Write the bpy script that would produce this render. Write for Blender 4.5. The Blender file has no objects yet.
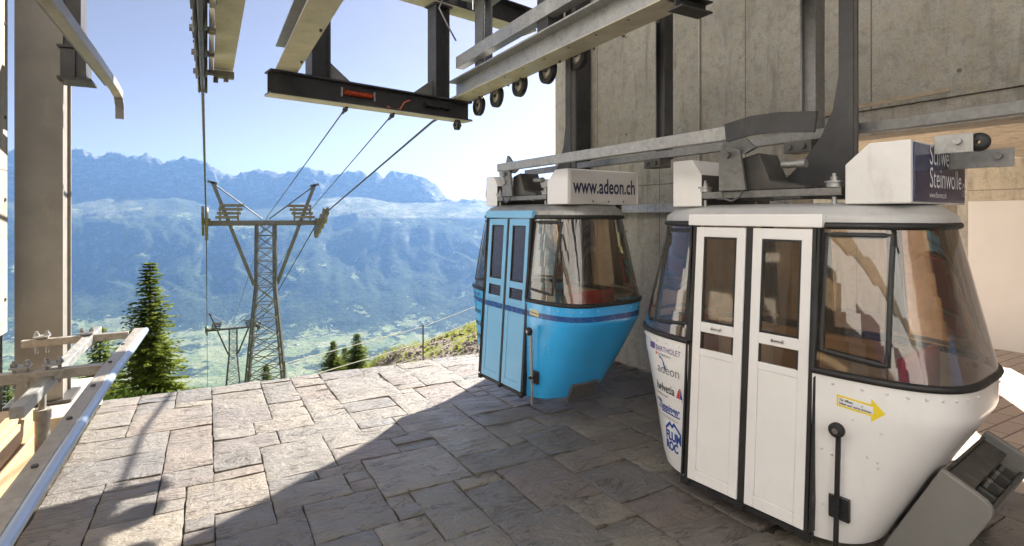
import bpy, bmesh, math, random
from mathutils import Vector, Matrix, noise
random.seed(7)
R = math.radians
PI = math.pi
sc = bpy.context.scene
COL = sc.collection
CAM_H = 1.87
THETA = R(29.6)                      # camera heading, clockwise from +Y
ST, CT = math.sin(THETA), math.cos(THETA)
def w2c(X, Y): return (CT*X - ST*Y, ST*X + CT*Y)      # world -> (right, forward) of the viewer
def c2w(cx, cy): return (CT*cx + ST*cy, -ST*cx + CT*cy)
def floor_z(X, Y): return -0.028*(w2c(X, Y)[1] - 3.0)  # the paving falls gently towards the valley

# ------------------------------------------------------------------ materials
def newmat(name):
    m = bpy.data.materials.new(name); m.use_nodes = True
    nt = m.node_tree; nt.nodes.clear()
    out = nt.nodes.new('ShaderNodeOutputMaterial')
    return m, nt, out
def nd(nt, typ, **kw):
    n = nt.nodes.new(typ)
    for k, v in kw.items():
        if k in n.inputs: n.inputs[k].default_value = v
        else: setattr(n, k, v)
    return n
def ramp(nt, stops, fac=None, interp='LINEAR'):
    n = nt.nodes.new('ShaderNodeValToRGB'); cr = n.color_ramp; cr.interpolation = interp
    while len(cr.elements) < len(stops): cr.elements.new(0.5)
    for e, (p, c) in zip(cr.elements, stops):
        e.position = p; e.color = (c, c, c, 1) if not isinstance(c, tuple) else (*c, 1)
    if fac is not None: nt.links.new(fac, n.inputs[0])
    return n
def mixc(nt, a, b, fac, mode='MIX'):
    n = nt.nodes.new('ShaderNodeMix'); n.data_type = 'RGBA'; n.blend_type = mode
    for sock, v in ((n.inputs[0], fac), (n.inputs[6], a), (n.inputs[7], b)):
        if hasattr(v, 'links'): nt.links.new(v, sock)
        elif isinstance(v, tuple): sock.default_value = (*v, 1)
        else: sock.default_value = v
    return n.outputs[2]
def mth(nt, op, a, b=0.0, clamp=False):
    n = nt.nodes.new('ShaderNodeMath'); n.operation = op; n.use_clamp = clamp
    for i, v in enumerate((a, b)):
        if hasattr(v, 'links'): nt.links.new(v, n.inputs[i])
        else: n.inputs[i].default_value = v
    return n.outputs[0]
def coords(nt, kind='Object', scale=(1, 1, 1), rot=(0, 0, 0)):
    t = nt.nodes.new('ShaderNodeTexCoord'); mp = nt.nodes.new('ShaderNodeMapping')
    mp.inputs['Scale'].default_value = scale; mp.inputs['Rotation'].default_value = rot
    nt.links.new(t.outputs[kind], mp.inputs[0]); return mp.outputs[0]
def noi(nt, vec, scale, detail=4, rough=0.55, dist=0.0):
    n = nd(nt, 'ShaderNodeTexNoise', Scale=scale, Detail=detail, Roughness=rough, Distortion=dist)
    nt.links.new(vec, n.inputs['Vector']); return n.outputs['Fac']
def bsdf(nt, out, color, rough=0.5, metal=0.0, **kw):
    b = nt.nodes.new('ShaderNodeBsdfPrincipled')
    for s, v in (('Base Color', color), ('Roughness', rough), ('Metallic', metal)):
        if hasattr(v, 'links'): nt.links.new(v, b.inputs[s])
        elif isinstance(v, tuple): b.inputs[s].default_value = (*v, 1)
        else: b.inputs[s].default_value = v
    for k, v in kw.items(): b.inputs[k.replace('_', ' ')].default_value = v
    nt.links.new(b.outputs[0], out.inputs['Surface']); return b
def bump(nt, b, h, strength=0.3, dist=0.01):
    n = nd(nt, 'ShaderNodeBump', Strength=strength, Distance=dist)
    nt.links.new(h, n.inputs['Height']); nt.links.new(n.outputs[0], b.inputs['Normal'])
def simple(name, col, rough=0.5, metal=0.0, var=0.15, scale=6.0, bmp=0.0, grime=None, rvar=0.09, **kw):
    """one colour with soft wear: a second noise lightens / darkens it and breaks up the gloss"""
    m, nt, out = newmat(name)
    v = coords(nt)
    n1 = noi(nt, v, scale, 5, 0.6)
    lo = tuple(c*(1-var) for c in col); hi = tuple(min(1, c*(1+var)) for c in col)
    c = ramp(nt, [(0.3, lo), (0.7, hi)], n1).outputs[0]
    if grime:
        n2 = noi(nt, coords(nt, scale=(1, 1, 0.35)), scale*2.3, 7, 0.7)
        g = ramp(nt, [(0.55, 0.0), (0.75, 1.0)], n2).outputs[0]
        c = mixc(nt, c, grime, mth(nt, 'MULTIPLY', g, 0.5))
    r = ramp(nt, [(0.3, max(0.03, rough-rvar)), (0.7, min(1, rough+rvar))], noi(nt, v, scale*3, 4)).outputs[0]
    b = bsdf(nt, out, c, r, metal, **kw)
    if bmp: bump(nt, b, noi(nt, v, scale*12, 5, 0.6), bmp, 0.004)
    return m

M = {}
M['white_paint'] = simple('white_paint', (0.80, 0.79, 0.78), 0.24, rvar=0.03, var=0.035, scale=3, grime=(0.72, 0.70, 0.66), Coat_Weight=0.35, Coat_Roughness=0.12)
M['white_dull'] = simple('white_dull', (0.72, 0.71, 0.69), 0.4, var=0.05, scale=4, grime=(0.45, 0.42, 0.38))
M['sign_shade'] = simple('sign_shade', (0.50, 0.49, 0.475), 0.4, var=0.05)  # white sign face, its shade painted in as grey
M['silver_paint'] = simple('silver_paint', (0.62, 0.63, 0.64), 0.3, 0.0, rvar=0.02, var=0.03, Coat_Weight=0.4)
M['roof_paint'] = simple('roof_paint', (0.46, 0.46, 0.455), 0.35, rvar=0.05, var=0.06, grime=(0.3, 0.28, 0.25))
M['blue_paint'] = simple('blue_paint', (0.045, 0.44, 0.93), 0.22, rvar=0.03, var=0.10, scale=2.2, grime=(0.10, 0.34, 0.58), Coat_Weight=0.4, Coat_Roughness=0.1)
M['blue_light'] = simple('blue_light', (0.22, 0.52, 0.80), 0.3, rvar=0.02, var=0.04, scale=3, Coat_Weight=0.3)
M['blue_stripe'] = simple('blue_stripe', (0.02, 0.09, 0.30), 0.25, var=0.05)
M['rubber'] = simple('rubber', (0.018, 0.018, 0.018), 0.55, var=0.25)
M['black_metal'] = simple('black_metal', (0.022, 0.022, 0.024), 0.35, 0.0, var=0.3)
M['dark_steel'] = simple('dark_steel', (0.075, 0.072, 0.068), 0.5, 0.25, var=0.25, scale=5, bmp=0.15, grime=(0.15, 0.12, 0.09))
M['char_steel'] = simple('char_steel', (0.04, 0.04, 0.042), 0.5, 0.15, var=0.3, scale=4, bmp=0.12, grime=(0.11, 0.10, 0.09))
M['chrome'] = simple('chrome', (0.6, 0.6, 0.6), 0.25, 0.95, var=0.1)
M['red_fabric'] = simple('red_fabric', (0.42, 0.025, 0.03), 0.7, var=0.2, scale=20)
M['red_plastic'] = simple('red_plastic', (0.62, 0.09, 0.03), 0.4, var=0.15)
M['grey_plastic'] = simple('grey_plastic', (0.20, 0.195, 0.185), 0.42, var=0.08, scale=5, bmp=0.06)
M['dark_plastic'] = simple('dark_plastic', (0.06, 0.06, 0.058), 0.5, var=0.2, scale=6, bmp=0.1, grime=(0.2, 0.17, 0.13))
M['floor_mat'] = simple('floor_mat', (0.05, 0.05, 0.05), 0.8)
M['navy'] = simple('navy', (0.035, 0.04, 0.12), 0.12, 0.3, var=0.1)
M['ink_blue'] = simple('ink_blue', (0.012, 0.06, 0.30), 0.4, var=0.05)
M['ink_navy'] = simple('ink_navy', (0.012, 0.018, 0.06), 0.4, var=0.05)
M['ink_grey'] = simple('ink_grey', (0.18, 0.18, 0.20), 0.4, var=0.05)
M['ink_violet'] = simple('ink_violet', (0.12, 0.07, 0.25), 0.4, var=0.05)
M['ink_red'] = simple('ink_red', (0.55, 0.06, 0.06), 0.4, var=0.05)
M['ink_orange'] = simple('ink_orange', (0.75, 0.20, 0.08), 0.4, var=0.05)
M['ink_white'] = simple('ink_white', (0.75, 0.76, 0.80), 0.4, var=0.05)
M['ink_black'] = simple('ink_black', (0.02, 0.02, 0.02), 0.4, var=0.05)
M['yellow'] = simple('yellow', (0.80, 0.62, 0.03), 0.35, var=0.05)
M['wire'] = simple('wire', (0.10, 0.10, 0.10), 0.45, 0.5, var=0.2)
M['cream_steel'] = simple('cream_steel', (0.50, 0.46, 0.36), 0.5, 0.1, var=0.15, scale=4, bmp=0.1, grime=(0.25, 0.21, 0.15))  # mounts, and floor bounce painted on the beam undersides
M['tower_steel'] = simple('tower_steel', (0.16, 0.165, 0.16), 0.5, 0.4, var=0.2)
M['yellow_steel'] = simple('yellow_steel', (0.22, 0.205, 0.15), 0.5, 0.1, var=0.2)
M['kerb_stone'] = simple('kerb_stone', (0.46, 0.42, 0.36), 0.85, var=0.2, scale=9, bmp=0.4)
M['column_steel'] = simple('column_steel', (0.235, 0.22, 0.195), 0.55, 0.1, var=0.16, scale=2.2, bmp=0.12, grime=(0.36, 0.33, 0.28))
M['white_plaster'] = simple('white_plaster', (0.88, 0.86, 0.85), 0.85, var=0.04, scale=1.5, bmp=0.1)
M['bounce_plaster'] = simple('bounce_plaster', (0.83, 0.83, 0.825), 0.9, var=0.06, scale=1.5, bmp=0.1)  # pale surface for the added bounce walls
M['tape'] = simple('tape', (0.75, 0.74, 0.70), 0.6, var=0.05)
M['bark'] = simple('bark', (0.09, 0.065, 0.045), 0.9, var=0.3, scale=15, bmp=0.5)

def galv(name, base):
    m, nt, out = newmat(name); v = coords(nt)
    vo = nd(nt, 'ShaderNodeTexVoronoi', Scale=38.0); nt.links.new(v, vo.inputs['Vector'])
    n = noi(nt, v, 7, 6, 0.65)
    f = mth(nt, 'ADD', mth(nt, 'MULTIPLY', vo.outputs['Color'], 0.35), mth(nt, 'MULTIPLY', n, 0.65))
    c = ramp(nt, [(0.25, tuple(x*0.72 for x in base)), (0.75, tuple(min(1, x*1.25) for x in base))], f).outputs[0]
    b = bsdf(nt, out, c, ramp(nt, [(0.3, 0.36), (0.7, 0.6)], f).outputs[0], 0.55)
    bump(nt, b, n, 0.08, 0.003); return m
M['galv'] = galv('galvanised_steel', (0.36, 0.36, 0.35))
M['galv_warm'] = galv('galvanised_steel_warm', (0.36, 0.33, 0.285))
M['galv_dark'] = galv('galvanised_steel_dark', (0.20, 0.20, 0.195))

def concrete(name, base, stain, joint=1.22):
    """shuttered concrete: panel joints, tie holes, fine pitting and brown weathering streaks"""
    m, nt, out = newmat(name); v = coords(nt)
    n1 = noi(nt, v, 0.9, 9, 0.75, 0.1); n2 = noi(nt, v, 7.0, 8, 0.72); n3 = noi(nt, v, 46, 5, 0.7)
    c = ramp(nt, [(0.28, tuple(x*0.72 for x in base)), (0.5, base), (0.72, tuple(min(1, x*1.15) for x in base))], n1).outputs[0]
    c = mixc(nt, c, stain, mth(nt, 'MULTIPLY', ramp(nt, [(0.46, 0.0), (0.66, 1.0)], n2).outputs[0], 0.6))
    vs = coords(nt, scale=(3.5, 3.5, 0.5))
    st = ramp(nt, [(0.52, 0.0), (0.68, 1.0)], noi(nt, vs, 1.6, 7, 0.7)).outputs[0]
    c = mixc(nt, c, tuple(x*0.32 for x in base), mth(nt, 'MULTIPLY', st, 0.55))
    gr = noi(nt, v, 60, 5, 0.75)
    c = mixc(nt, c, tuple(x*0.5 for x in base), mth(nt, 'MULTIPLY', ramp(nt, [(0.5, 0.0), (0.62, 1.0)], gr).outputs[0], 0.45))
    # blotchy dark patches and small scuffs running every way
    bl = ramp(nt, [(0.50, 0.0), (0.62, 1.0)], noi(nt, v, 9.0, 9, 0.85, 0.2)).outputs[0]
    c = mixc(nt, c, tuple(x*0.38 for x in base), mth(nt, 'MULTIPLY', bl, 0.5))
    pits = ramp(nt, [(0.66, 0.0), (0.72, 1.0)], noi(nt, v, 22, 4, 0.6, 2.0)).outputs[0]
    c = mixc(nt, c, tuple(x*0.25 for x in base), mth(nt, 'MULTIPLY', pits, 0.5))
    t = nt.nodes.new('ShaderNodeTexCoord'); sx = nt.nodes.new('ShaderNodeSeparateXYZ'); nt.links.new(t.outputs['Object'], sx.inputs[0])
    def line(sock, step, w):
        f = mth(nt, 'PINGPONG', sock, step/2); return mth(nt, 'LESS_THAN', f, w)
    j = mth(nt, 'MAXIMUM', line(mth(nt, 'ADD', sx.outputs[1], sx.outputs[0]), joint, 0.006), line(mth(nt, 'ADD', sx.outputs[2], 0.35), 2.6, 0.006))
    hx_ = mth(nt, 'PINGPONG', mth(nt, 'ADD', mth(nt, 'ADD', sx.outputs[1], sx.outputs[0]), joint/2), joint/2); hz_ = mth(nt, 'PINGPONG', mth(nt, 'ADD', sx.outputs[2], 0.95), 0.65)
    hole = mth(nt, 'LESS_THAN', mth(nt, 'ADD', mth(nt, 'MULTIPLY', hx_, hx_), mth(nt, 'MULTIPLY', hz_, hz_)), 0.00028)
    j = mth(nt, 'MAXIMUM', j, hole)
    c = mixc(nt, c, tuple(x*0.25 for x in base), mth(nt, 'MULTIPLY', j, 0.8))
    b = bsdf(nt, out, c, 0.88)
    h = mth(nt, 'ADD', mth(nt, 'MULTIPLY', n2, 0.6), mth(nt, 'MULTIPLY', n3, 0.35))
    h = mth(nt, 'SUBTRACT', h, mth(nt, 'MULTIPLY', j, 0.8))
    bump(nt, b, h, 0.55, 0.012); return m
M['concrete'] = concrete('board_concrete', (0.40, 0.38, 0.33), (0.36, 0.30, 0.20))
M['concrete_light'] = concrete('light_concrete', (0.42, 0.395, 0.345), (0.38, 0.31, 0.21), 2.0)
M['concrete_tan'] = concrete('tan_concrete', (0.68, 0.61, 0.50), (0.62, 0.52, 0.38), 2.4)

def wood(name, base):
    m, nt, out = newmat(name); v = coords(nt, scale=(14, 0.8, 14))
    n = noi(nt, v, 1.6, 6, 0.65, 0.8); n2 = noi(nt, coords(nt), 3, 4)
    c = ramp(nt, [(0.3, tuple(x*0.62 for x in base)), (0.55, base), (0.8, tuple(min(1, x*1.2) for x in base))], n).outputs[0]
    c = mixc(nt, c, tuple(x*0.6 for x in base), mth(nt, 'MULTIPLY', n2, 0.3))
    b = bsdf(nt, out, c, 0.7); bump(nt, b, n, 0.25, 0.005); return m
M['wood'] = wood('raw_timber', (0.52, 0.36, 0.20))
M['wood_grey'] = wood('weathered_timber', (0.40, 0.33, 0.24))

def glass(name, tint, gloss=1.0):
    m, nt, out = newmat(name)
    tr = nd(nt, 'ShaderNodeBsdfTransparent'); tr.inputs[0].default_value = (*tint, 1)
    gl = nd(nt, 'ShaderNodeBsdfGlossy', Roughness=0.03); gl.inputs[0].default_value = (1, 1, 1, 1)
    v = coords(nt); bm = nd(nt, 'ShaderNodeBump', Strength=0.05, Distance=0.05)
    nt.links.new(noi(nt, v, 1.6, 2), bm.inputs['Height']); nt.links.new(bm.outputs[0], gl.inputs['Normal'])
    fr = nd(nt, 'ShaderNodeFresnel', IOR=1.5)
    sc1 = ramp(nt, [(0.66, 0.0), (0.72, 1.0)], noi(nt, coords(nt, scale=(2, 2, 9), rot=(0.6, 0.3, 0)), 4, 6, 0.7)).outputs[0]
    f = mth(nt, 'MULTIPLY', fr.outputs[0], gloss*1.3, True)
    f = mth(nt, 'ADD', f, 0.03, True)
    mx = nt.nodes.new('ShaderNodeMixShader'); nt.links.new(f, mx.inputs[0]); nt.links.new(tr.outputs[0], mx.inputs[1]); nt.links.new(gl.outputs[0], mx.inputs[2])
    df = nd(nt, 'ShaderNodeBsdfDiffuse'); df.inputs[0].default_value = (0.6, 0.56, 0.5, 1)
    mx2 = nt.nodes.new('ShaderNodeMixShader'); nt.links.new(mth(nt, 'ADD', 0.035, mth(nt, 'MULTIPLY', sc1, 0.05)), mx2.inputs[0])
    nt.links.new(mx.outputs[0], mx2.inputs[1]); nt.links.new(df.outputs[0], mx2.inputs[2])
    nt.links.new(mx2.outputs[0], out.inputs['Surface']); return m
M['glass'] = glass('bronze_acrylic', (0.74, 0.62, 0.49))
M['glass_clear'] = glass('clear_acrylic', (0.82, 0.74, 0.64))

def slate(name):
    m, nt, out = newmat(name)
    at = nd(nt, 'ShaderNodeAttribute'); at.attribute_name = 'stone'
    sep = nt.nodes.new('ShaderNodeSeparateColor'); nt.links.new(at.outputs['Color'], sep.inputs[0])
    # every stone shifts the texture by its own random offset
    t = nt.nodes.new('ShaderNodeTexCoord'); off = nd(nt, 'ShaderNodeVectorMath', operation='SCALE'); off.inputs['Scale'].default_value = 40
    nt.links.new(at.outputs['Color'], off.inputs[0])
    va = nd(nt, 'ShaderNodeVectorMath', operation='ADD'); nt.links.new(t.outputs['Object'], va.inputs[0]); nt.links.new(off.outputs[0], va.inputs[1])
    v = va.outputs[0]
    c = ramp(nt, [(0.0, (0.145, 0.136, 0.124)), (0.25, (0.245, 0.219, 0.176)), (0.45, (0.175, 0.163, 0.150)), (0.65, (0.27, 0.237, 0.186)), (0.82, (0.195, 0.158, 0.135)), (1.0, (0.15, 0.148, 0.145))], sep.outputs[0]).outputs[0]
    n1 = noi(nt, v, 2.4, 6, 0.6, 0.6)
    c = mixc(nt, c, (0.17, 0.155, 0.145), mth(nt, 'MULTIPLY', ramp(nt, [(0.42, 0.0), (0.66, 1.0)], n1).outputs[0], 0.75))
    n2 = noi(nt, v, 30, 6, 0.7)
    c = mixc(nt, c, (0.35, 0.32, 0.285), mth(nt, 'MULTIPLY', ramp(nt, [(0.55, 0.0), (0.8, 1.0)], n2).outputs[0], 0.45))
    # riven cleft: stepped layers with ragged edges, running along or across each stone
    mp = nt.nodes.new('ShaderNodeMapping'); mp.vector_type = 'POINT'; nt.links.new(v, mp.inputs[0])
    cr = nt.nodes.new('ShaderNodeCombineXYZ'); nt.links.new(mth(nt, 'MULTIPLY', sep.outputs[1], 6.28), cr.inputs[2]); nt.links.new(cr.outputs[0], mp.inputs['Rotation'])
    mp.inputs['Scale'].default_value = (1.0, 2.6, 1.0)
    lay = noi(nt, mp.outputs[0], 2.2, 7, 0.6, 0.9)
    st = nd(nt, 'ShaderNodeMath', operation='SNAP'); nt.links.new(lay, st.inputs[0]); st.inputs[1].default_value = 0.075
    edge = mth(nt, 'ABSOLUTE', mth(nt, 'SUBTRACT', mth(nt, 'PINGPONG', lay, 0.075), 0.0))
    crack = mth(nt, 'MULTIPLY', mth(nt, 'LESS_THAN', edge, 0.011), mth(nt, 'GREATER_THAN', noi(nt, v, 3.1, 3), 0.5))
    c = mixc(nt, c, (0.08, 0.07, 0.06), mth(nt, 'MULTIPLY', crack, 0.75))
    h = mth(nt, 'ADD', mth(nt, 'SUBTRACT', mth(nt, 'MULTIPLY', st.outputs[0], 3.0), mth(nt, 'MULTIPLY', crack, 0.25)), mth(nt, 'MULTIPLY', lay, 0.9))
    h = mth(nt, 'ADD', h, mth(nt, 'MULTIPLY', noi(nt, v, 14, 7, 0.7), 0.42))
    h = mth(nt, 'ADD', h, mth(nt, 'MULTIPLY', n2, 0.22))
    b = bsdf(nt, out, c, ramp(nt, [(0.3, 0.27), (0.7, 0.52)], n1).outputs[0])
    bump(nt, b, h, 1.0, 0.06); return m
M['slate'] = slate('riven_slate')
M['joint'] = simple('joint_grit', (0.04, 0.036, 0.03), 0.95, var=0.4, scale=40, bmp=0.6)

def bricks():
    m, nt, out = newmat('brick_pavers'); v = coords(nt)
    b1 = nd(nt, 'ShaderNodeTexBrick', Scale=1.0); nt.links.new(v, b1.inputs['Vector'])
    b1.inputs['Color1'].default_value = (0.52, 0.42, 0.35, 1); b1.inputs['Color2'].default_value = (0.60, 0.50, 0.42, 1); b1.inputs['Mortar'].default_value = (0.16, 0.13, 0.11, 1)
    b1.inputs['Brick Width'].default_value = 0.42; b1.inputs['Row Height'].default_value = 0.16; b1.inputs['Mortar Size'].default_value = 0.008
    n = noi(nt, v, 12, 6, 0.65)
    c = mixc(nt, b1.outputs['Color'], (0.36, 0.29, 0.24), mth(nt, 'MULTIPLY', n, 0.4))
    b = bsdf(nt, out, c, 0.8); bump(nt, b, mth(nt, 'SUBTRACT', mth(nt, 'MULTIPLY', n, 0.4), b1.outputs['Fac']), 0.5, 0.008); return m
M['bricks'] = bricks()

def needles(name, a, b_):
    m, nt, out = newmat(name)
    at = nd(nt, 'ShaderNodeAttribute'); at.attribute_name = 'stone'
    sep = nt.nodes.new('ShaderNodeSeparateColor'); nt.links.new(at.outputs['Color'], sep.inputs[0])
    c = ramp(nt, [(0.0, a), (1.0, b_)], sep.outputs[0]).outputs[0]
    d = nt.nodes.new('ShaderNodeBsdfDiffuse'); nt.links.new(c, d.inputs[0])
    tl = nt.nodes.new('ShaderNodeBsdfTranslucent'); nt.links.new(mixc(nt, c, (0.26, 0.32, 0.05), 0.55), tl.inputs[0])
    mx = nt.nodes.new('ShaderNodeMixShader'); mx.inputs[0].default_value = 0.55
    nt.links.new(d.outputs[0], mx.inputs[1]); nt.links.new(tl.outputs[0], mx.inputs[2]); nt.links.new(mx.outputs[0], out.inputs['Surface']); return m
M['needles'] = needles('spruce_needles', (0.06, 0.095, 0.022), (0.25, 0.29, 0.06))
M['leaves'] = needles('bush_leaves', (0.045, 0.085, 0.020), (0.12, 0.17, 0.04))
M['grass'] = needles('grass_blades', (0.15, 0.20, 0.03), (0.32, 0.32, 0.07))

# ------------------------------------------------------------------ mesh builder
class MB:
    def __init__(s): s.v = []; s.f = []; s.mi = []; s.sm = []; s.col = []
    def add(s, vs, fs, mi=0, smooth=False, col=None):
        o = len(s.v); s.v += [tuple(p) for p in vs]
        for f in fs: s.f.append([o+i for i in f]); s.mi.append(mi); s.sm.append(smooth); s.col.append(col)
        return s
    def box(s, x0, x1, y0, y1, z0, z1, mi=0, mat=None):
        vs = [Vector((x, y, z)) for z in (z0, z1) for y in (y0, y1) for x in (x0, x1)]
        if mat is not None: vs = [mat @ p for p in vs]
        return s.add(vs, [(0, 2, 3, 1), (4, 5, 7, 6), (0, 1, 5, 4), (2, 6, 7, 3), (0, 4, 6, 2), (1, 3, 7, 5)], mi)
    def hexa(s, pts, mi=0): return s.add(pts, [(0, 2, 3, 1), (4, 5, 7, 6), (0, 1, 5, 4), (2, 6, 7, 3), (0, 4, 6, 2), (1, 3, 7, 5)], mi)
    def extrude(s, poly, p0, p1, up=(0, 0, 1), mi=0, smooth=False):
        """profile poly (side, up) swept from p0 to p1"""
        p0, p1 = Vector(p0), Vector(p1); d = (p1-p0).normalized(); u = Vector(up)
        sd = d.cross(u).normalized(); u = sd.cross(d).normalized(); n = len(poly)
        vs = [p0+sd*a+u*b for a, b in poly] + [p1+sd*a+u*b for a, b in poly]
        fs = [(i, (i+1) % n, n+(i+1) % n, n+i) for i in range(n)]
        s.add(vs, fs, mi, smooth); s.add(vs[:n], [tuple(reversed(range(n)))], mi); s.add(vs[n:], [tuple(range(n))], mi); return s
    def beam(s, p0, p1, w, h, up=(0, 0, 1), mi=0):
        return s.extrude([(-w/2, -h/2), (w/2, -h/2), (w/2, h/2), (-w/2, h/2)], p0, p1, up, mi)
    def ibeam(s, p0, p1, w, h, tf=0.018, tw=0.012, up=(0, 0, 1), mi=0):
        a, b, t = w/2, h/2, tw/2
        return s.extrude([(-a, -b), (a, -b), (a, -b+tf), (t, -b+tf), (t, b-tf), (a, b-tf), (a, b), (-a, b), (-a, b-tf), (-t, b-tf), (-t, -b+tf), (-a, -b+tf)], p0, p1, up, mi)
    def cyl(s, p0, p1, r, n=20, mi=0, r1=None):
        p0, p1 = Vector(p0), Vector(p1); d = (p1-p0).normalized()
        u = Vector((0, 0, 1)) if abs(d.z) < 0.9 else Vector((1, 0, 0)); sd = d.cross(u).normalized(); u = sd.cross(d)
        r1 = r if r1 is None else r1
        A = [p0+(sd*math.cos(2*PI*i/n)+u*math.sin(2*PI*i/n))*r for i in range(n)]; B = [p1+(sd*math.cos(2*PI*i/n)+u*math.sin(2*PI*i/n))*r1 for i in range(n)]
        s.add(A+B, [(i, (i+1) % n, n+(i+1) % n, n+i) for i in range(n)], mi, True)
        s.add(A, [tuple(reversed(range(n)))], mi); s.add(B, [tuple(range(n))], mi); return s
    def lathe(s, p0, axis, prof, n=28, mi=0):
        """prof: (distance along axis, radius)"""
        p0 = Vector(p0); d = Vector(axis).normalized(); u = Vector((0, 0, 1)) if abs(d.z) < 0.9 else Vector((1, 0, 0)); sd = d.cross(u).normalized(); u = sd.cross(d)
        vs = [p0+d*t+(sd*math.cos(2*PI*i/n)+u*math.sin(2*PI*i/n))*r for t, r in prof for i in range(n)]
        fs = [(k*n+i, k*n+(i+1) % n, (k+1)*n+(i+1) % n, (k+1)*n+i) for k in range(len(prof)-1) for i in range(n)]
        return s.add(vs, fs, mi, True)
    def tube(s, pts, r, n=8, mi=0, closed=False):
        pts = [Vector(p) for p in pts]; m = len(pts); vs = []; pu = None
        for i, p in enumerate(pts):
            d = ((pts[(i+1) % m]-pts[i-1]) if closed else (pts[min(i+1, m-1)]-pts[max(i-1, 0)])).normalized()
            if pu is None: pu = Vector((0, 0, 1)) if abs(d.z) < 0.9 else Vector((1, 0, 0))
            sd = d.cross(pu).normalized(); pu = sd.cross(d).normalized()
            rr = r[i] if isinstance(r, (list, tuple)) else r
            vs += [p+(sd*math.cos(2*PI*k/n)+pu*math.sin(2*PI*k/n))*rr for k in range(n)]
        fs = [(i*n+k, i*n+(k+1) % n, ((i+1) % m)*n+(k+1) % n, ((i+1) % m)*n+k) for i in range(m if closed else m-1) for k in range(n)]
        s.add(vs, fs, mi, True)
        if not closed: s.add(vs[:n], [tuple(reversed(range(n)))], mi); s.add(vs[-n:], [tuple(range(n))], mi)
        return s
    def ball(s, c, r, n=12, mi=0, flat=1.0):
        prof = [(-r*flat*math.cos(PI*k/n), max(1e-4, r*math.sin(PI*k/n))) for k in range(n+1)]
        return s.lathe(c, (0, 0, 1), prof, n*2, mi)
    def build(s, name, mats, parent=None, bevel=0.0, loc=None, rotz=0.0, smooth_angle=None):
        me = bpy.data.meshes.new(name); me.from_pydata(s.v, [], s.f)
        for m in (mats if isinstance(mats, (list, tuple)) else [mats]): me.materials.append(m)
        me.polygons.foreach_set('material_index', s.mi); me.polygons.foreach_set('use_smooth', s.sm)
        if any(c is not None for c in s.col):
            ca = me.color_attributes.new('stone', 'FLOAT_COLOR', 'CORNER')
            buf = []
            for f, c in zip(s.f, s.col): buf += [*(c or (0.5, 0.5, 0.5)), 1.0]*len(f)
            ca.data.foreach_set('color', buf)
        me.update()
        bm = bmesh.new(); bm.from_mesh(me)
        if not any(c is not None for c in s.col): bmesh.ops.recalc_face_normals(bm, faces=bm.faces)
        bm.to_mesh(me); bm.free()
        o = bpy.data.objects.new(name, me); COL.objects.link(o)
        if parent: o.parent = parent
        if loc: o.location = loc
        o.rotation_euler.z = rotz
        if bevel:
            b = o.modifiers.new('Bevel', 'BEVEL'); b.width = bevel; b.segments = 2; b.limit_method = 'ANGLE'; b.angle_limit = R(40)
        return o
def thing(name, label, cat, loc=(0, 0, 0), rotz=0.0, group=None):
    o = bpy.data.objects.new(name, None); COL.objects.link(o); o.location = loc; o.rotation_euler.z = rotz; o.empty_display_size = 0.2
    o['label'] = label; o['category'] = cat
    if group: o['group'] = group
    return o
def tag(o, label, cat, group=None, kind=None):
    o['label'] = label; o['category'] = cat
    if group: o['group'] = group
    if kind: o['kind'] = kind
    return o
def struct(o): o['kind'] = 'structure'; return o
_txt = {}
def text_pts(s, size, sx=1.0, shear=0.0, bold=0.0):
    """built-in font turned into flat polygons in its own plane, left / base aligned at 0,0"""
    cu = bpy.data.curves.new('lettering', 'FONT'); cu.body = s; cu.size = size; cu.shear = shear; cu.resolution_u = 3; cu.offset = bold
    ob = bpy.data.objects.new('lettering', cu); COL.objects.link(ob)
    dg = bpy.context.evaluated_depsgraph_get(); me = bpy.data.meshes.new_from_object(ob.evaluated_get(dg))
    vs = [(v.co.x*sx, v.co.y) for v in me.vertices]; fs = [tuple(p.vertices) for p in me.polygons]
    bpy.data.objects.remove(ob); bpy.data.curves.remove(cu); bpy.data.meshes.remove(me)
    return vs, fs
def write(mb, s, size, fn, sx=1.0, shear=0.0, bold=0.0, mi=0, fit=None):
    vs, fs = text_pts(s, size, sx, shear, bold)
    if fit:
        w = max(v[0] for v in vs); vs = [(x*fit/w, y) for x, y in vs]
    mb.add([fn(x, y) for x, y in vs], fs, mi)

# ------------------------------------------------------------------ camera, light, sky
cam = bpy.data.cameras.new('camera'); co = bpy.data.objects.new('camera', cam); COL.objects.link(co)
co.location = (0, 0, CAM_H); co.rotation_euler = (R(90), 0, -THETA)
cam.sensor_width = 36; cam.lens = 36*536/1024; cam.shift_y = -58/1024; cam.clip_end = 40000; cam.clip_start = 0.05
sc.camera = co
SUN_AZ, SUN_EL = R(54.6), R(37)
sd = Vector((math.sin(SUN_AZ)*math.cos(SUN_EL), math.cos(SUN_AZ)*math.cos(SUN_EL), math.sin(SUN_EL)))
sl = bpy.data.lights.new('sun', 'SUN'); sl.energy = 5.0; sl.angle = R(0.53); sl.color = (1.0, 0.93, 0.82)
so = bpy.data.objects.new('sun', sl); COL.objects.link(so); so.location = (20, 20, 30); so.rotation_euler = (-sd).to_track_quat('-Z', 'Y').to_euler()
w = bpy.data.worlds.new('World'); sc.world = w; w.use_nodes = True
nt = w.node_tree; nt.nodes.clear()
wo = nt.nodes.new('ShaderNodeOutputWorld'); bg = nt.nodes.new('ShaderNodeBackground'); sky = nt.nodes.new('ShaderNodeTexSky')
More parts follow.
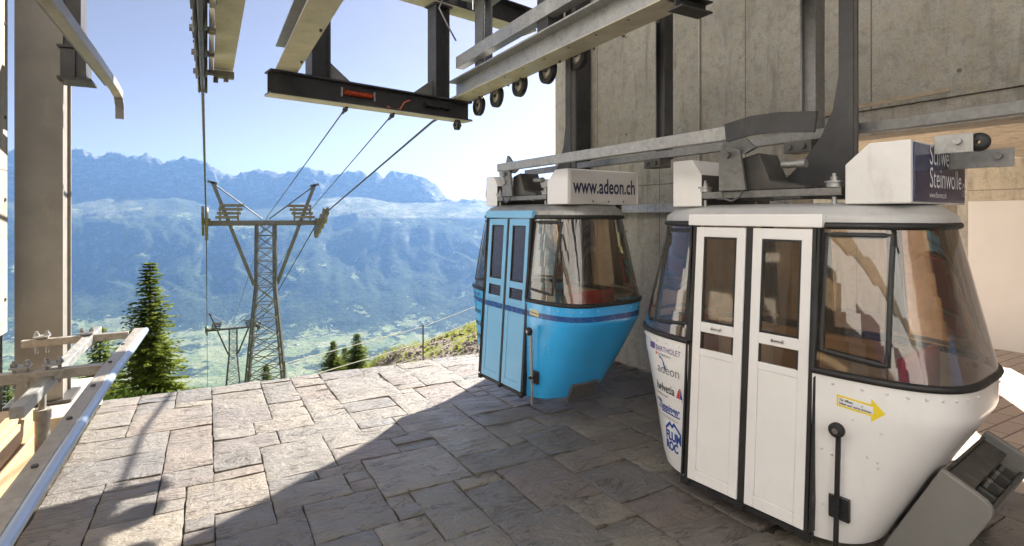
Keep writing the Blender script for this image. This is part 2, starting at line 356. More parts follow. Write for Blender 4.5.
sky.sky_type = 'NISHITA'; sky.sun_disc = False; sky.sun_elevation = SUN_EL; sky.sun_rotation = SUN_AZ; sky.altitude = 1200; sky.air_density = 1.0; sky.dust_density = 2.0; sky.ozone_density = 1.0
bg.inputs[1].default_value = 0.05
tint = mixc(nt, sky.outputs[0], (0.73, 0.45, 0.35), 1.0, 'MULTIPLY'); nt.links.new(tint, bg.inputs[0]); nt.links.new(bg.outputs[0], wo.inputs[0])
sc.view_settings.view_transform = 'Standard'; sc.view_settings.look = 'None'; sc.view_settings.exposure = 2.05; sc.view_settings.gamma = 1; sc.view_settings.use_curve_mapping = False
sc.render.engine = 'CYCLES'; cy = sc.cycles
cy.use_denoising = True; cy.max_bounces = 10; cy.diffuse_bounces = 5; cy.glossy_bounces = 4; cy.transparent_max_bounces = 24; cy.volume_bounces = 1; cy.caustics_reflective = False; cy.caustics_refractive = False
cy.sample_clamp_indirect = 6

# ------------------------------------------------------------------ terrain
SKY_PTS = [(-400, 150), (-150, 160), (0, 150), (69, 152), (84, 154), (96, 156.7), (112, 153), (127, 159), (148, 155.7), (165, 164.8), (184, 161.4), (203, 164.8), (217, 169.5), (224, 175.7), (235, 175.5), (248, 174.3), (260, 168.6), (274, 172.4), (284, 175.7), (296, 171), (308, 169.5), (319, 172.4), (334, 177), (345, 175), (355, 174.3), (379, 175.7), (393, 174), (412, 177), (427, 182), (438, 190), (446, 198), (449, 206.5), (465, 208), (500, 208), (560, 204), (700, 200), (900, 190), (1100, 180), (1500, 170)]
PROF = [(-50, -.5), (7.6, -.55), (12, -2.4), (30, -10), (100, -40), (400, -168), (1500, -640), (2500, -975), (2900, -990), (3900, -975), (4400, -915), (5000, -715), (5600, -400), (5900, -190), (7100, 190)]
BENCH = [(-300, 90), (60, 150), (110, 130), (150, 95), (190, 20), (240, -25), (300, 25), (370, 62), (420, 45), (470, 10), (540, 40), (900, 90)]
def interp(tab, x):
    if x <= tab[0][0]: return tab[0][1]
    for (x0, y0), (x1, y1) in zip(tab, tab[1:]):
        if x <= x1: return y0+(y1-y0)*(x-x0)/(x1-x0)
    return tab[-1][1]
def sstep(a, b, x):
    t = max(0.0, min(1.0, (x-a)/(b-a))); return t*t*(3-2*t)
def ground(X, Y):
    cx, cd = w2c(X, Y)
    if cd < 60:
        z = interp(PROF, Y if cd < 40 else Y+(cd-Y)*(cd-40)/20)
        if X > -1 and Y > 7:
            zm = -1.60+(0.2*(min(X, 6.6)-4) if X > 4 else 0.6*(X-4))
            if Y > 13.5: zm -= 0.5*(Y-13.5)
            zm += 0.10*noise.noise((X*0.9, Y*0.9, 3)) + 0.04*noise.noise((X*4, Y*4, 1))
            z = max(z, zm)
        z += 0.05*noise.noise((X*0.7, Y*0.7, 0)) if Y > 7.6 else 0
        return z
    u = cx/cd; px = 512+536*u
    zs = CAM_H+(215-interp(SKY_PTS, px))/536*7600
    if cd < 7100: z = interp(PROF, cd+(220*noise.fractal(Vector((u*6, 0.3, k/5000 if False else cd/5000)), 0.9, 2.0, 4)*sstep(4300, 5200, cd)))
    elif cd < 7600:
        b = 190; z = b+(zs-b)*sstep(7050, 7560, cd)
    else: z = zs-(cd-7600)*0.22
    z += interp(BENCH, px)*sstep(5300, 6250, cd)*(1-sstep(6900, 7300, cd))
    k = cd
    amp = 0 if k < 200 else (18 if k < 2600 else (10 if k < 3800 else (70 if k < 6300 else 46)))
    if 2600 < k < 3900: amp = 5+ 20*sstep(3400, 3900, k)
    elif 3900 <= k < 4500: amp = 25+55*sstep(3900, 4500, k)
    if amp:
        p = Vector((X/900, Y/900, 2.3))
        z += amp*(noise.fractal(p, 0.9, 2.1, 5) )
        if k > 4600:
            q = Vector((u*8+0.6*noise.noise((u*5, k/500, 2)), k/1400, 5.1)); g = abs(noise.fractal(q*1.3, 0.85, 2.2, 5))
            z -= (110 if k < 6300 else 60)*g*sstep(4600, 5400, k)*(1-0.85*sstep(6150, 6400, k)*(1-sstep(6900, 7200, k)))
            if k > 7000: z += (105*(0.42-abs(noise.fractal(Vector((u*28, k/420, 9)), 0.75, 2.2, 6)))+46*(0.4-abs(noise.noise((u*70, k/200, 4))))+26*noise.noise((u*190, k/90, 1)))*sstep(7000, 7300, k)
    return z
US = [-1.75+2.75*i/760 for i in range(761)]
ks = [0.5, 3, 6, 8]
while ks[-1] < 60: ks.append(ks[-1]*1.035+0.12)
while ks[-1] < 2500: ks.append(ks[-1]*1.09)
while ks[-1] < 4000: ks.append(ks[-1]+55)
while ks[-1] < 6900: ks.append(ks[-1]+32)
while ks[-1] < 7800: ks.append(ks[-1]+18)
ks += [8300, 8800, 9600, 10600]
mb = MB(); vs = []
for k in ks:
    for u in US:
        X, Y = c2w(u*k, k); vs.append((X, Y, ground(X, Y)))
n = len(US)
ALP = [(-300, .5), (40, .15), (90, .35), (135, .25), (160, .12), (285, .12), (325, .5), (470, .55), (520, .4), (1000, .3)]
alpw = [max(0.0, min(1.0, interp(ALP, 512+536*u)*(1.0+1.1*noise.fractal(Vector((u*14, k/700, 3)), 0.8, 2.1, 4)))) for k in ks for u in US]
mb.add(vs, [(j*n+i, j*n+i+1, (j+1)*n+i+1, (j+1)*n+i) for j in range(len(ks)-1) for i in range(n-1)], 0, True)
def ground_mat():
    m, nt, out = newmat('alpine_ground')
    g = nt.nodes.new('ShaderNodeNewGeometry'); pos = g.outputs['Position']
    sp = nt.nodes.new('ShaderNodeSeparateXYZ'); nt.links.new(pos, sp.inputs[0])
    sn = nt.nodes.new('ShaderNodeSeparateXYZ'); nt.links.new(g.outputs['Normal'], sn.inputs[0])
    def pn(scale, detail=5, rough=0.6, dist=0.0, st=(1, 1, 1)):
        mp = nt.nodes.new('ShaderNodeMapping'); mp.inputs['Scale'].default_value = st; nt.links.new(pos, mp.inputs[0])
        return noi(nt, mp.outputs[0], scale, detail, rough, dist)
    forest = ramp(nt, [(0.35, (0.012, 0.022, 0.012)), (0.65, (0.06, 0.08, 0.035))], pn(0.016, 6, 0.8)).outputs[0]
    meadow = ramp(nt, [(0.3, (0.13, 0.17, 0.07)), (0.5, (0.21, 0.24, 0.11)), (0.7, (0.30, 0.30, 0.16))], pn(0.004, 4, 0.6)).outputs[0]
    rock = ramp(nt, [(0.3, (0.03, 0.03, 0.03)), (0.52, (0.14, 0.135, 0.13)), (0.7, (0.42, 0.41, 0.38))], pn(0.006, 8, 0.7, 0.5, (1, 1, 2.5))).outputs[0]  # rock tones, contrast widened to imitate rocky shading
    z = sp.outputs[2]
    # valley and foothills: meadow broken by woods, woods denser higher up
    wood_f = mth(nt, 'ADD', mth(nt, 'MULTIPLY', pn(0.0026, 7, 0.72, 0.2), 0.72), mth(nt, 'MULTIPLY', pn(0.017, 5, 0.75), 0.28))
    vf = nd(nt, 'ShaderNodeTexVoronoi', Scale=0.0075); nt.links.new(pos, vf.inputs['Vector']); vs_ = nt.nodes.new('ShaderNodeSeparateColor'); nt.links.new(vf.outputs['Color'], vs_.inputs[0])
    meadow = mixc(nt, meadow, ramp(nt, [(0.0, (0.10, 0.15, 0.05)), (0.5, (0.22, 0.25, 0.10)), (1.0, (0.30, 0.31, 0.16))], vs_.outputs[0]).outputs[0], 0.55)
    high = nd(nt, 'ShaderNodeMapRange'); high.inputs['From Min'].default_value = -975; high.inputs['From Max'].default_value = -840; high.inputs['To Min'].default_value = -0.05; high.inputs['To Max'].default_value = 0.085
    nt.links.new(z, high.inputs['Value'])
    wf = ramp(nt, [(0.485, 0.0), (0.505, 1.0)], mth(nt, 'ADD', wood_f, high.outputs[0])).outputs[0]
    c = mixc(nt, meadow, forest, wf)
    # small houses and barns far below read as pale specks
    vo = nd(nt, 'ShaderNodeTexVoronoi', Scale=0.013); nt.links.new(pos, vo.inputs['Vector'])
    sp1 = mth(nt, 'MULTIPLY', mth(nt, 'LESS_THAN', vo.outputs['Distance'], 0.13), mth(nt, 'LESS_THAN', z, -900.0))
    c = mixc(nt, c, (0.42, 0.39, 0.35), mth(nt, 'MULTIPLY', sp1, 0.8))
    # bare rock on the steep faces
    steep = ramp(nt, [(0.60, 1.0), (0.80, 0.0)], mth(nt, 'ADD', sn.outputs[2], mth(nt, 'MULTIPLY', mth(nt, 'SUBTRACT', pn(0.004, 6, 0.7), 0.5), 0.5))).outputs[0]
    c = mixc(nt, c, rock, mth(nt, 'MULTIPLY', steep, 0.85))
    # the sunny alp below the peaks
    pa = nd(nt, 'ShaderNodeAttribute'); pa.attribute_name = 'alp'; patch = pa.outputs['Fac']
    alp = mth(nt, 'MULTIPLY', ramp(nt, [(0.0, 0.0), (0.1, 1.0)], mth(nt, 'MULTIPLY', mth(nt, 'ADD', z, 45.0), 0.004, True)).outputs[0], ramp(nt, [(0.70, 0.0), (0.86, 1.0)], sn.outputs[2]).outputs[0])
    c = mixc(nt, c, mixc(nt, (0.17, 0.20, 0.09), (0.42, 0.39, 0.29), ramp(nt, [(0.44, 0.0), (0.56, 1.0)], pn(0.011, 7, 0.8)).outputs[0]), mth(nt, 'MULTIPLY', alp, patch))
    pk = ramp(nt, [(0.0, 0.0), (1.0, 1.0)], mth(nt, 'MULTIPLY', mth(nt, 'SUBTRACT', z, 190.0), 0.01, True)).outputs[0]
    c = mixc(nt, c, rock, mth(nt, 'MULTIPLY', pk, 0.8))
    # close to the station: gravel bank and rough grass
    ln = nd(nt, 'ShaderNodeVectorMath', operation='LENGTH'); nt.links.new(pos, ln.inputs[0])
    near = mth(nt, 'LESS_THAN', ln.outputs['Value'], 26.0)
    gravel = ramp(nt, [(0.3, (0.10, 0.085, 0.075)), (0.5, (0.20, 0.175, 0.15)), (0.7, (0.31, 0.28, 0.245))], pn(9, 4, 0.8)).outputs[0]
    turf = ramp(nt, [(0.3, (0.10, 0.13, 0.025)), (0.7, (0.26, 0.26, 0.06))], pn(4, 5, 0.7)).outputs[0]
    gm = ramp(nt, [(0.56, 0.0), (0.62, 1.0)], mth(nt, 'ADD', pn(0.8, 4, 0.6), mth(nt, 'MULTIPLY', mth(nt, 'ABSOLUTE', mth(nt, 'SUBTRACT', sp.outputs[1], 11.0)), 0.055))).outputs[0]
    c = mixc(nt, c, mixc(nt, gravel, turf, gm), near)
    b = bsdf(nt, out, c, 0.95, Specular_IOR_Level=0.1)
    far_ = mth(nt, 'SUBTRACT', 1.0, near)
    hh = mth(nt, 'ADD', mth(nt, 'MULTIPLY', pn(7, 6, 0.75), 0.06), mth(nt, 'MULTIPLY', far_, mth(nt, 'MULTIPLY', pn(0.022, 5, 0.7), 40.0)))
    bump(nt, b, hh, 0.9, 1.0); return m
M['ground'] = ground_mat()
te = struct(mb.build('terrain', M['ground']))
ca = te.data.color_attributes.new('alp', 'FLOAT_COLOR', 'POINT'); ca.data.foreach_set('color', [c for a in alpw for c in (a, a, a, 1.0)])
# the air between here and the far range
hz = MB().box(-16500, 12500, -15600, 17500, -1120, 1500)
m, nt, out = newmat('valley_haze'); pv = nd(nt, 'ShaderNodeVolumePrincipled', Density=0.000055, Anisotropy=0.4); pv.inputs['Color'].default_value = (0.27, 0.52, 1.0, 1)
nt.links.new(pv.outputs[0], out.inputs['Volume'])
HAZE = hz.build('haze', m); HAZE['kind'] = 'stuff'

# ------------------------------------------------------------------ paving
XL, XR, YN, YF = -0.95, 4.75, -3.4, 6.92
def stones():
    g = 0.165; nx, ny = int((XR-XL)/g)+1, int((YF-YN)/g)+1; occ = [[False]*ny for _ in range(nx)]; rects = []
    sizes = [(4, 3), (3, 4), (3, 3), (4, 2), (2, 4), (3, 2), (2, 3), (2, 2), (4, 3), (3, 3), (3, 2), (2, 1), (5, 3), (4, 4)]
    for j in range(ny):
        for i in range(nx):
            if occ[i][j]: continue
            random.shuffle(sizes)
            for (a, b) in sizes+[(1, 1)]:
                if i+a > nx or j+b > ny: continue
                if i < 6 and i+a > 6 and random.random() < 0.9: continue
                if all(not occ[i+p][j+q] for p in range(a) for q in range(b)):
                    if a == 1 and b == 1 and random.random() < 0.3: pass
                    for p in range(a):
                        for q in range(b): occ[i+p][j+q] = True
                    rects.append((XL+i*g, YN+j*g, a*g, b*g)); break
    return rects
mb = MB()
for (x, y, a, b) in stones():
    j = 0.0047; x0, x1, y0, y1 = x+j, x+a-j, y+j, y+b-j
    h = random.uniform(-0.003, 0.003); tx, ty = random.uniform(-.004, .004), random.uniform(-.004, .004)
    nx, ny = max(3, int(a/0.05)), max(3, int(b/0.05)); e = 0.008; c = (random.random(), random.random(), random.random())
    gx = [x0, x0+e]+[x0+e+(x1-x0-2*e)*k/nx for k in range(1, nx)]+[x1-e, x1]
    gy = [y0, y0+e]+[y0+e+(y1-y0-2*e)*k/ny for k in range(1, ny)]+[y1-e, y1]
    vs = []; W = len(gx); H = len(gy); so_ = random.random()*90
    for jj, yy in enumerate(gy):
        for ii, xx in enumerate(gx):
            edge = ii in (0, W-1) or jj in (0, H-1)
            wob = 0.007*noise.noise((xx*9+so_, yy*9, so_))
            zz = floor_z(xx, yy)+h+tx*(xx-x0)/a+ty*(yy-y0)/b+0.011*noise.noise((xx*3.5+so_, yy*5, so_))+0.003*noise.noise((xx*14, yy*14+so_, 2))-(0.003 if edge else 0)
            vs.append((xx+(wob if edge else 0), yy+(wob if edge else 0), zz))
    mb.add(vs, [(q*W+p, q*W+p+1, (q+1)*W+p+1, (q+1)*W+p) for q in range(H-1) for p in range(W-1)], 0, True, c)
    ring = list(range(W))+[q*W+W-1 for q in range(1, H)]+[(H-1)*W+p for p in range(W-2, -1, -1)]+[q*W for q in range(H-2, 0, -1)]
    rv = [vs[i] for i in ring]; lo = [(p[0], p[1], p[2]-0.03) for p in rv]; L = len(rv)
    mb.add(rv+lo, [(i, L+i, L+(i+1) % L, (i+1) % L) for i in range(L)], 0, False, c)
struct(mb.build('paving', M['slate']))
mb = MB()
def slab(mb, x0, x1, y0, y1, dz, th, mi=0):
    t = [(x, y, floor_z(x, y)+dz) for y in (y0, y1) for x in (x0, x1)]
    mb.hexa([(p[0], p[1], p[2]-th) for p in t]+t, mi)
slab(mb, XL-0.9, XR+0.05, YN, YF-0.02, -0.013, 0.7); slab(mb, -2.6, XL-0.9, -3.4, 5.2, -0.013, 0.7); struct(mb.build('paving_bed', M['joint']))
mb = MB(); slab(mb, XR+0.06, 14, -8, 7.0, -0.002, 0.5); struct(mb.build('brick_floor', M['bricks']))

# ------------------------------------------------------------------ station building
WX = 4.88
t = thing('concrete_wall', 'stained grey concrete wall standing behind the two cabins', 'wall', (0, 0, 0))
mb = MB(); mb.box(WX, WX+0.35, 3.15, 6.75, -0.9, 5.65); mb.box(WX, WX+0.35, -7.9, 3.15, 2.765, 5.65); mb.build('wall_panel', M['concrete'], t)
mb = MB(); mb.box(WX+0.03, WX+0.35, -7.9, 3.148, 2.55, 2.762); mb.build('lintel', M['concrete_light'], t, 0.008)
mb = MB(); mb.box(WX-0.02, WX+0.40, 6.753, 7.15, -0.9, 5.65); mb.build('end_pier', M['concrete_light'], t, 0.01)
o = MB().box(4.3, 10.9, -7.9, 7.2, 5.66, 5.9).box(2.2, 4.298, -7.9, 3.0, 5.66, 5.9).build('station_roof', M['concrete']); tag(o, 'unseen concrete roof slab, outline cut to shape the light on the platform', 'roof')  # out of view; outline lets light in, inner strip darkens the upper wall
t = thing('conduit', 'thin galvanised conduit with junction box on the concrete wall', 'conduit', (WX, 4.25, 0))
MB().cyl((-0.02, 0, 1.45), (-0.02, 0, 5.6), 0.013, 10).build('pipe', M['galv_warm'], t)
MB().box(-0.07, -0.002, -0.07, 0.07, 1.30, 1.449).build('junction_box', M['grey_plastic'], t, 0.006)
# back room seen past the white cabin
o = MB().box(WX+0.36, 8.0, 3.105, 6.7, 2.705, 2.95).build('ceiling_slab', M['concrete_tan']); tag(o, 'rear half of the tan ceiling slab, nearest the concrete wall end', 'ceiling')
o = MB().box(10.3, 10.6, -8, 3.75, -0.9, 2.085).build('plaster_wall', M['white_plaster']); tag(o, 'plain white plastered wall at the back of the right hand room', 'wall')
o = MB().box(10.28, 10.62, -8, 3.75, 2.088, 2.70).build('ceiling_beam', M['concrete_tan']); tag(o, 'tan concrete beam running above the white plaster wall', 'beam')
o = MB().box(WX+0.36, 10.9, -8, 3.1, 2.705, 2.95).build('ceiling_slab', M['concrete_tan']); tag(o, 'front half of the tan ceiling slab, above the white plaster wall', 'ceiling')
o = MB().box(8.2, 8.62, 3.25, 3.72, -0.9, 2.95).build('pillar', M['concrete_tan'], bevel=0.01); tag(o, 'square tan concrete pillar seen through the white cabin windows', 'pillar')

o = MB().box(12.6, 12.9, 3.0, 9.0, -0.9, 3.2).build('court_wall', M['concrete_tan']); tag(o, 'tan concrete wall outside, glimpsed through the white cabin windows', 'wall')
t = thing('bounce_side_wall', 'unseen pale wall added to bounce sunlight inside and be mirrored in the cabin windows', 'wall')  # added out of view to bounce sunlight in and feed the reflections
MB().box(-2.85, -2.5, -6.2, 9.3, -3.0, 9.0).build('wall_panel', M['bounce_plaster'], t)
MB().box(-2.496, -2.44, 1.9, 3.6, -0.1, 2.3).build('door', M['wood'], t, 0.01)  # door, windows and band are added for the glass to mirror
mb = MB(); mb.box(-2.497, -2.42, 1.72, 1.895, -0.1, 2.45); mb.box(-2.497, -2.42, 3.605, 3.78, -0.1, 2.45); mb.box(-2.497, -2.42, 1.9, 3.6, 2.305, 2.45); mb.build('door_frame', M['dark_steel'], t)
for y in (-2.6, -0.4): MB().box(-2.497, -2.46, y, y+1.3, 0.9, 2.2).build('window', M['navy'], t)
MB().box(-2.497, -2.45, -6.1, 5.1, 3.0, 3.35).build('mirrored_band', M['wood_grey'], t)
o = MB().box(-2.48, 4.86, -6.6, -6.3, -0.9, 7.5).build('bounce_rear_wall', M['bounce_plaster']); tag(o, 'unseen pale wall added behind the viewer to bounce sunlight, mirrored in the glass', 'wall')  # added out of view as a second sunlight bouncer
mb = MB(); mb.add([(-60, -60, -0.32), (60, -60, -0.32), (60, -3.38, -0.32), (-60, -3.38, -0.32)], [(0, 1, 2, 3)]); struct(mb.build('bounce_ground', M['kerb_stone']))  # ground added behind the viewer, throws sunlight into the station
# steel column on the left with its bracket
t = thing('steel_column', 'broad brown grey steel column at the left edge of the terrace', 'column', (-1.34, 6.58, 0))
MB().extrude([(-.17, -.18), (.17, -.18), (.17, -.155), (.145, -.15), (.145, .15), (.17, .155), (.17, .18), (-.17, .18), (-.17, .155), (-.145, .15), (-.145, -.15), (-.17, -.155)], (0, 0, 0.16), (0, 0, 5.95), (0, 1, 0)).build('shaft', M['column_steel'], t)
MB().box(-0.24, 0.24, -0.22, 0.22, 0.13, 0.158).build('base_plate', M['dark_steel'], t, 0.004)
mb = MB(); mb.box(0.172, 0.36, -0.3, -0.02, 3.14, 3.40); mb.box(0.15, 0.40, -0.33, 0.0, 3.402, 3.425); mb.box(0.15, 0.40, -0.33, 0.0, 3.11, 3.137); mb.box(0.27, 0.285, -0.32, -0.3, 3.14, 3.40)
mb.build('rail_bracket', M['char_steel'], t, 0.004)
mb = MB(); mb.box(0.172, 0.30, -0.16, 0.12, 3.43, 5.9); mb.build('bracket_post', M['char_steel'], t, 0.004)
o = MB().box(-1.62, -0.985, 5.95, 7.25, -0.8, 0.125).build('kerb_block', M['kerb_stone'], bevel=0.015); tag(o, 'low pale concrete kerb block carrying the steel column', 'kerb')
# lit panel hanging at the left border
t = thing('wall_panel', 'pale sunlit panel hanging at the far left border', 'panel', (-1.50, 0, 0))
MB().box(-0.10, 0, 3.6, 6.18, 0.86, 5.9).build('panel_board', M['concrete_light'], t, 0.006)
mb = MB()
for z in (1.15, 2.0, 2.7, 3.5, 4.3): mb.cyl((0.001, 6.10, z), (0.008, 6.10, z), 0.016, 10)
mb.build('bolts', M['dark_steel'], t)
o = MB().box(-1.60, -1.555, 6.15, 6.26, -0.2, 5.9).build('panel_post', M['dark_steel']); tag(o, 'thin dark post between the lit panel and the steel column', 'post')

# upper guide rail (left)
def bent(mb, pts, w, h, mi=0):
    pts = [Vector(p) for p in pts]
    prof = [(-w/2, -h/2), (w/2, -h/2), (w/2, h/2), (-w/2, h/2)]; vs = []
    for i, p in enumerate(pts):
        d = (pts[min(i+1, len(pts)-1)]-pts[max(i-1, 0)]).normalized(); u = Vector((0, 0, 1)) if abs(d.z) < 0.8 else Vector((0, -1, 0)); s_ = d.cross(u).normalized(); u = s_.cross(d).normalized()
        vs += [p+s_*a+u*b for a, b in prof]
    k = len(pts)
    mb.add(vs, [(i*4+j, i*4+(j+1) % 4, (i+1)*4+(j+1) % 4, (i+1)*4+j) for i in range(k-1) for j in range(4)], mi); mb.add(vs[:4], [(3, 2, 1, 0)], mi); mb.add(vs[-4:], [(0, 1, 2, 3)], mi)
t = thing('upper_guide_rail', 'galvanised overhead guide rail with a turned down end beside the column', 'rail')
mb = MB(); bent(mb, [(-0.80, 1.5, 3.12), (-0.80, 3.6, 3.12), (-0.80, 5.4, 3.14), (-0.80, 6.5, 3.14), (-0.79, 6.75, 3.10)], 0.075, 0.085); mb.build('rail_bar', M['galv_warm'], t, 0.006)
mb = MB(); bent(mb, [(-0.86, 1.5, 3.18), (-0.86, 3.6, 3.18), (-0.86, 5.4, 3.20), (-0.86, 6.5, 3.20)], 0.03, 0.14); mb.build('rail_backing', M['galv_dark'], t, 0.004)
mb = MB(); bent(mb, [(-0.79, 6.74, 3.07), (-0.785, 6.79, 2.98), (-0.785, 6.80, 2.86)], 0.075, 0.05); mb.build('rail_tip', M['galv_dark'], t, 0.006)

# lower guide rail with its cross arms
t = thing('lower_guide_rail', 'low blue grey steel guide rail with bolted flare along the terrace edge', 'rail')
P = [(-0.63, 1.2, 0.80), (-0.62, 3.0, 0.80), (-0.60, 4.5, 0.80), (-0.57, 5.3, 0.80), (-0.55, 6.0, 0.80)]
mb = MB(); bent(mb, P, 0.075, 0.055); mb.build('rail_bar', M['galv_warm'], t, 0.004)
mb = MB(); mb.tube([(x+0.05, y, z+0.002) for x, y, z in P], 0.026, 10); mb.build('rail_tube', simple('rail_blue', (0.34, 0.42, 0.55), 0.3, 0.25, var=0.04, scale=2, rvar=0.03), t)
mb = MB()
for y in (1.7, 2.3, 2.9, 3.5, 4.1, 4.7, 5.3): mb.cyl((-0.62+0.012*(y-3), y, 0.825), (-0.62+0.012*(y-3), y, 0.838), 0.013, 8)
mb.build('bolts', M['dark_steel'], t)
MB().beam((-2.2, 4.80, 0.77), (-0.65, 4.80, 0.77), 0.07, 0.07).build('cross_arm', M['galv_warm'], t, 0.004)
MB().beam((-1.35, 5.92, 0.79), (-0.62, 5.92, 0.79), 0.06, 0.06).build('cross_arm', M['galv_warm'], t, 0.004)
MB().beam((-0.98, 4.2, 0.70), (-0.89, 6.22, 0.80), 0.07, 0.07).build('long_arm', M['galv'], t, 0.004)
mb = MB(); mb.cyl((-1.00, 4.86, floor_z(-1, 4.86)-0.05), (-1.00, 4.86, 0.45), 0.042, 18); mb.cyl((-1.00, 4.86, 0.45), (-1.00, 4.86, 0.52), 0.05, 18); mb.cyl((-1.00, 4.86, 0.52), (-1.00, 4.86, 0.73), 0.022, 12); mb.build('support_pipe', M['galv_warm'], t)
for (x, y) in ((-1.10, 4.80), (-0.93, 4.80), (-1.22, 5.92), (-0.92, 5.92)):
    mb = MB(); mb.box(x-0.05, x+0.05, y-0.055, y+0.055, 0.835, 0.847)
    for dx in (-0.035, 0.035): mb.cyl((x+dx, y, 0.70), (x+dx, y, 0.885), 0.011, 8); mb.cyl((x+dx, y, 0.848), (x+dx, y, 0.868), 0.02, 6)
    mb.build('clamp', M['galv'], t)

# timber stack
for (z0, z1, dx, lab, m) in ((-0.30, 0.10, 0.0, 'lower pale timber beam of the stack beneath the guide rail', 'wood'), (0.103, 0.26, 0.04, 'upper pale timber beam of the stack beneath the guide rail', 'wood')):
    o = MB().box(-2.1, -1.21-dx, 2.3, 5.86, z0, z1).build('timber_beam', M[m], bevel=0.008); tag(o, lab, 'timber', 'timber beams stacked at the left edge')
for k, (x0, x1, lab) in enumerate(((-1.52, -1.27, 'sunlit loose plank on the timber stack, nearest the guide rail'), (-1.79, -1.54, 'middle loose plank on top of the timber stack'), (-2.08, -1.81, 'outermost loose plank on top of the timber stack, farthest from the rail'))):
    o = MB().box(x0, x1, 2.4, 5.7-0.05*k, 0.263, 0.31).build('plank', M['wood'], bevel=0.005); tag(o, lab, 'plank', 'planks on the timber stack')

# ------------------------------------------------------------------ overhead steelwork
C1A, C1B = Vector((0.575, 6.47, 0)), Vector((3.24, 6.98, 0)); cdir = (C1B-C1A).normalized()
t = thing('cross_beam', 'dark steel cross beam hanging across the station mouth with red spring', 'beam')
MB().ibeam(C1A+Vector((0, 0, 3.335)), C1B+Vector((0, 0, 3.335)), 0.22, 0.265, 0.018, 0.014).build('beam_web', M['char_steel'], t)
MB().extrude([(-0.112, -0.004), (0.112, -0.004), (0.112, 0.004), (-0.112, 0.004)], C1A+Vector((0, 0, 3.197)), C1B+Vector((0, 0, 3.197))).build('lit_underside', M['cream_steel'], t)  # cream plate puts floor bounce into the colour of the underside
cn = Vector((cdir.y, -cdir.x, 0))
def onC1(s, off, z): return C1A+cdir*s+cn*off+Vector((0, 0, z))
mb = MB()
for s in (0, 1):
    pts = [onC1(0.86+0.36*k/60, 0.04+0.028*math.cos(k*1.3), 3.345+0.028*math.sin(k*1.3)) for k in range(61)]
    mb.tube(pts, 0.012, 6)
mb.cyl(onC1(0.86, 0.04, 3.345), onC1(1.22, 0.04, 3.345), 0.026, 12); mb.build('red_spring', M['red_plastic'], t)
mb = MB(); mb.beam(onC1(0.83, 0.035, 3.29), onC1(0.83, 0.035, 3.40), 0.03, 0.02, cdir); mb.beam(onC1(1.25, 0.035, 3.29), onC1(1.25, 0.035, 3.40), 0.03, 0.02, cdir); mb.build('spring_clip', M['galv'], t)
mb = MB(); mb.tube([onC1(1.42, 0.05, 3.25), onC1(1.5, 0.05, 3.215), onC1(1.6, 0.06, 3.235), onC1(1.66, 0.06, 3.33), onC1(1.75, 0.05, 3.37)], 0.008, 6); mb.build('orange_cord', M['ink_orange'], t)
mb = MB(); mb.cyl(onC1(1.98, 0.06, 3.345), onC1(2.32, 0.06, 3.345), 0.03, 12); mb.cyl(onC1(1.96, 0.06, 3.345), onC1(1.98, 0.06, 3.345), 0.045, 12); mb.cyl(onC1(2.32, 0.06, 3.345), onC1(2.34, 0.06, 3.345), 0.045, 12); mb.build('damper', M['black_metal'], t)
def gusset(mb, base, along, h, l, th=0.02):
    a = along.normalized(); nrm = a.cross(Vector((0, 0, 1)))
    tri = [base, base+a*l, base+Vector((0, 0, h))]
    vs = [p+nrm*th/2 for p in tri]+[p-nrm*th/2 for p in tri]; mb.add(vs, [(0, 1, 2), (5, 4, 3), (0, 3, 4, 1), (1, 4, 5, 2), (2, 5, 3, 0)])
for s, sg, lab in ((0.56, 1, 'short dark steel hanger post left of the orange spring'), (2.22, -1, 'dark steel hanger post on the right half of the cross beam')):
    b = onC1(s, 0, 0)
    t2 = thing('hanger_post', lab, 'post', (b.x, b.y, 3.47), math.atan2(cdir.y, cdir.x), 'posts standing on the cross beam')
    w_ = 0.21
    MB().ibeam((0, 0, 0), (0, 0, 1.23), w_, 0.22, 0.016, 0.012, up=(1, 0, 0)).build('shaft', M['char_steel'], t2)
    mb = MB(); gusset(mb, Vector((sg*0.1, 0, 0.0)), Vector((sg, 0, 0)), 0.24, 0.32); mb.build('gusset', M['galv_dark'], t2)
    MB().box(-0.15, 0.15, -0.12, 0.12, 1.232, 1.25).build('top_plate', M['char_steel'], t2)
t = thing('upper_beam', 'upper dark cross beam with underside tinted as floor bounce above the hanger posts', 'beam')
U0, U1 = C1A-cdir*1.2+Vector((0, 0, 4.90)), C1B+cdir*1.2+Vector((0, 0, 4.90))
MB().ibeam(U0, U1, 0.30, 0.33, 0.02, 0.016).build('beam_web', M['char_steel'], t)
MB().extrude([(-0.152, -0.004), (0.152, -0.004), (0.152, 0.004), (-0.152, 0.004)], U0-Vector((0, 0, 0.17)), U1-Vector((0, 0, 0.17))).build('lit_underside', M['cream_steel'], t)  # bounced light painted as a cream plate
mb = MB()
for s in (0.7, 1.6, 3.0, 3.3, 3.6, 3.9): mb.beam(U0+cdir*s+cn*0.08+Vector((0, 0, -0.14)), U0+cdir*s+cn*0.08+Vector((0, 0, 0.14)), 0.014, 0.13, cdir)
mb.build('stiffeners', M['dark_steel'], t)
mb = MB(); a = U0+cdir*3.35+cn*0.2
mb.tube([a+Vector((0, 0, -0.17)), a+Vector((0, 0, -0.28))+cdir*-0.05, a+cdir*0.1+Vector((0, 0, -0.5)), a+cdir*0.22+Vector((0, 0, -0.66))], 0.012, 6); mb.build('cable_loop', M['galv_dark'], t)

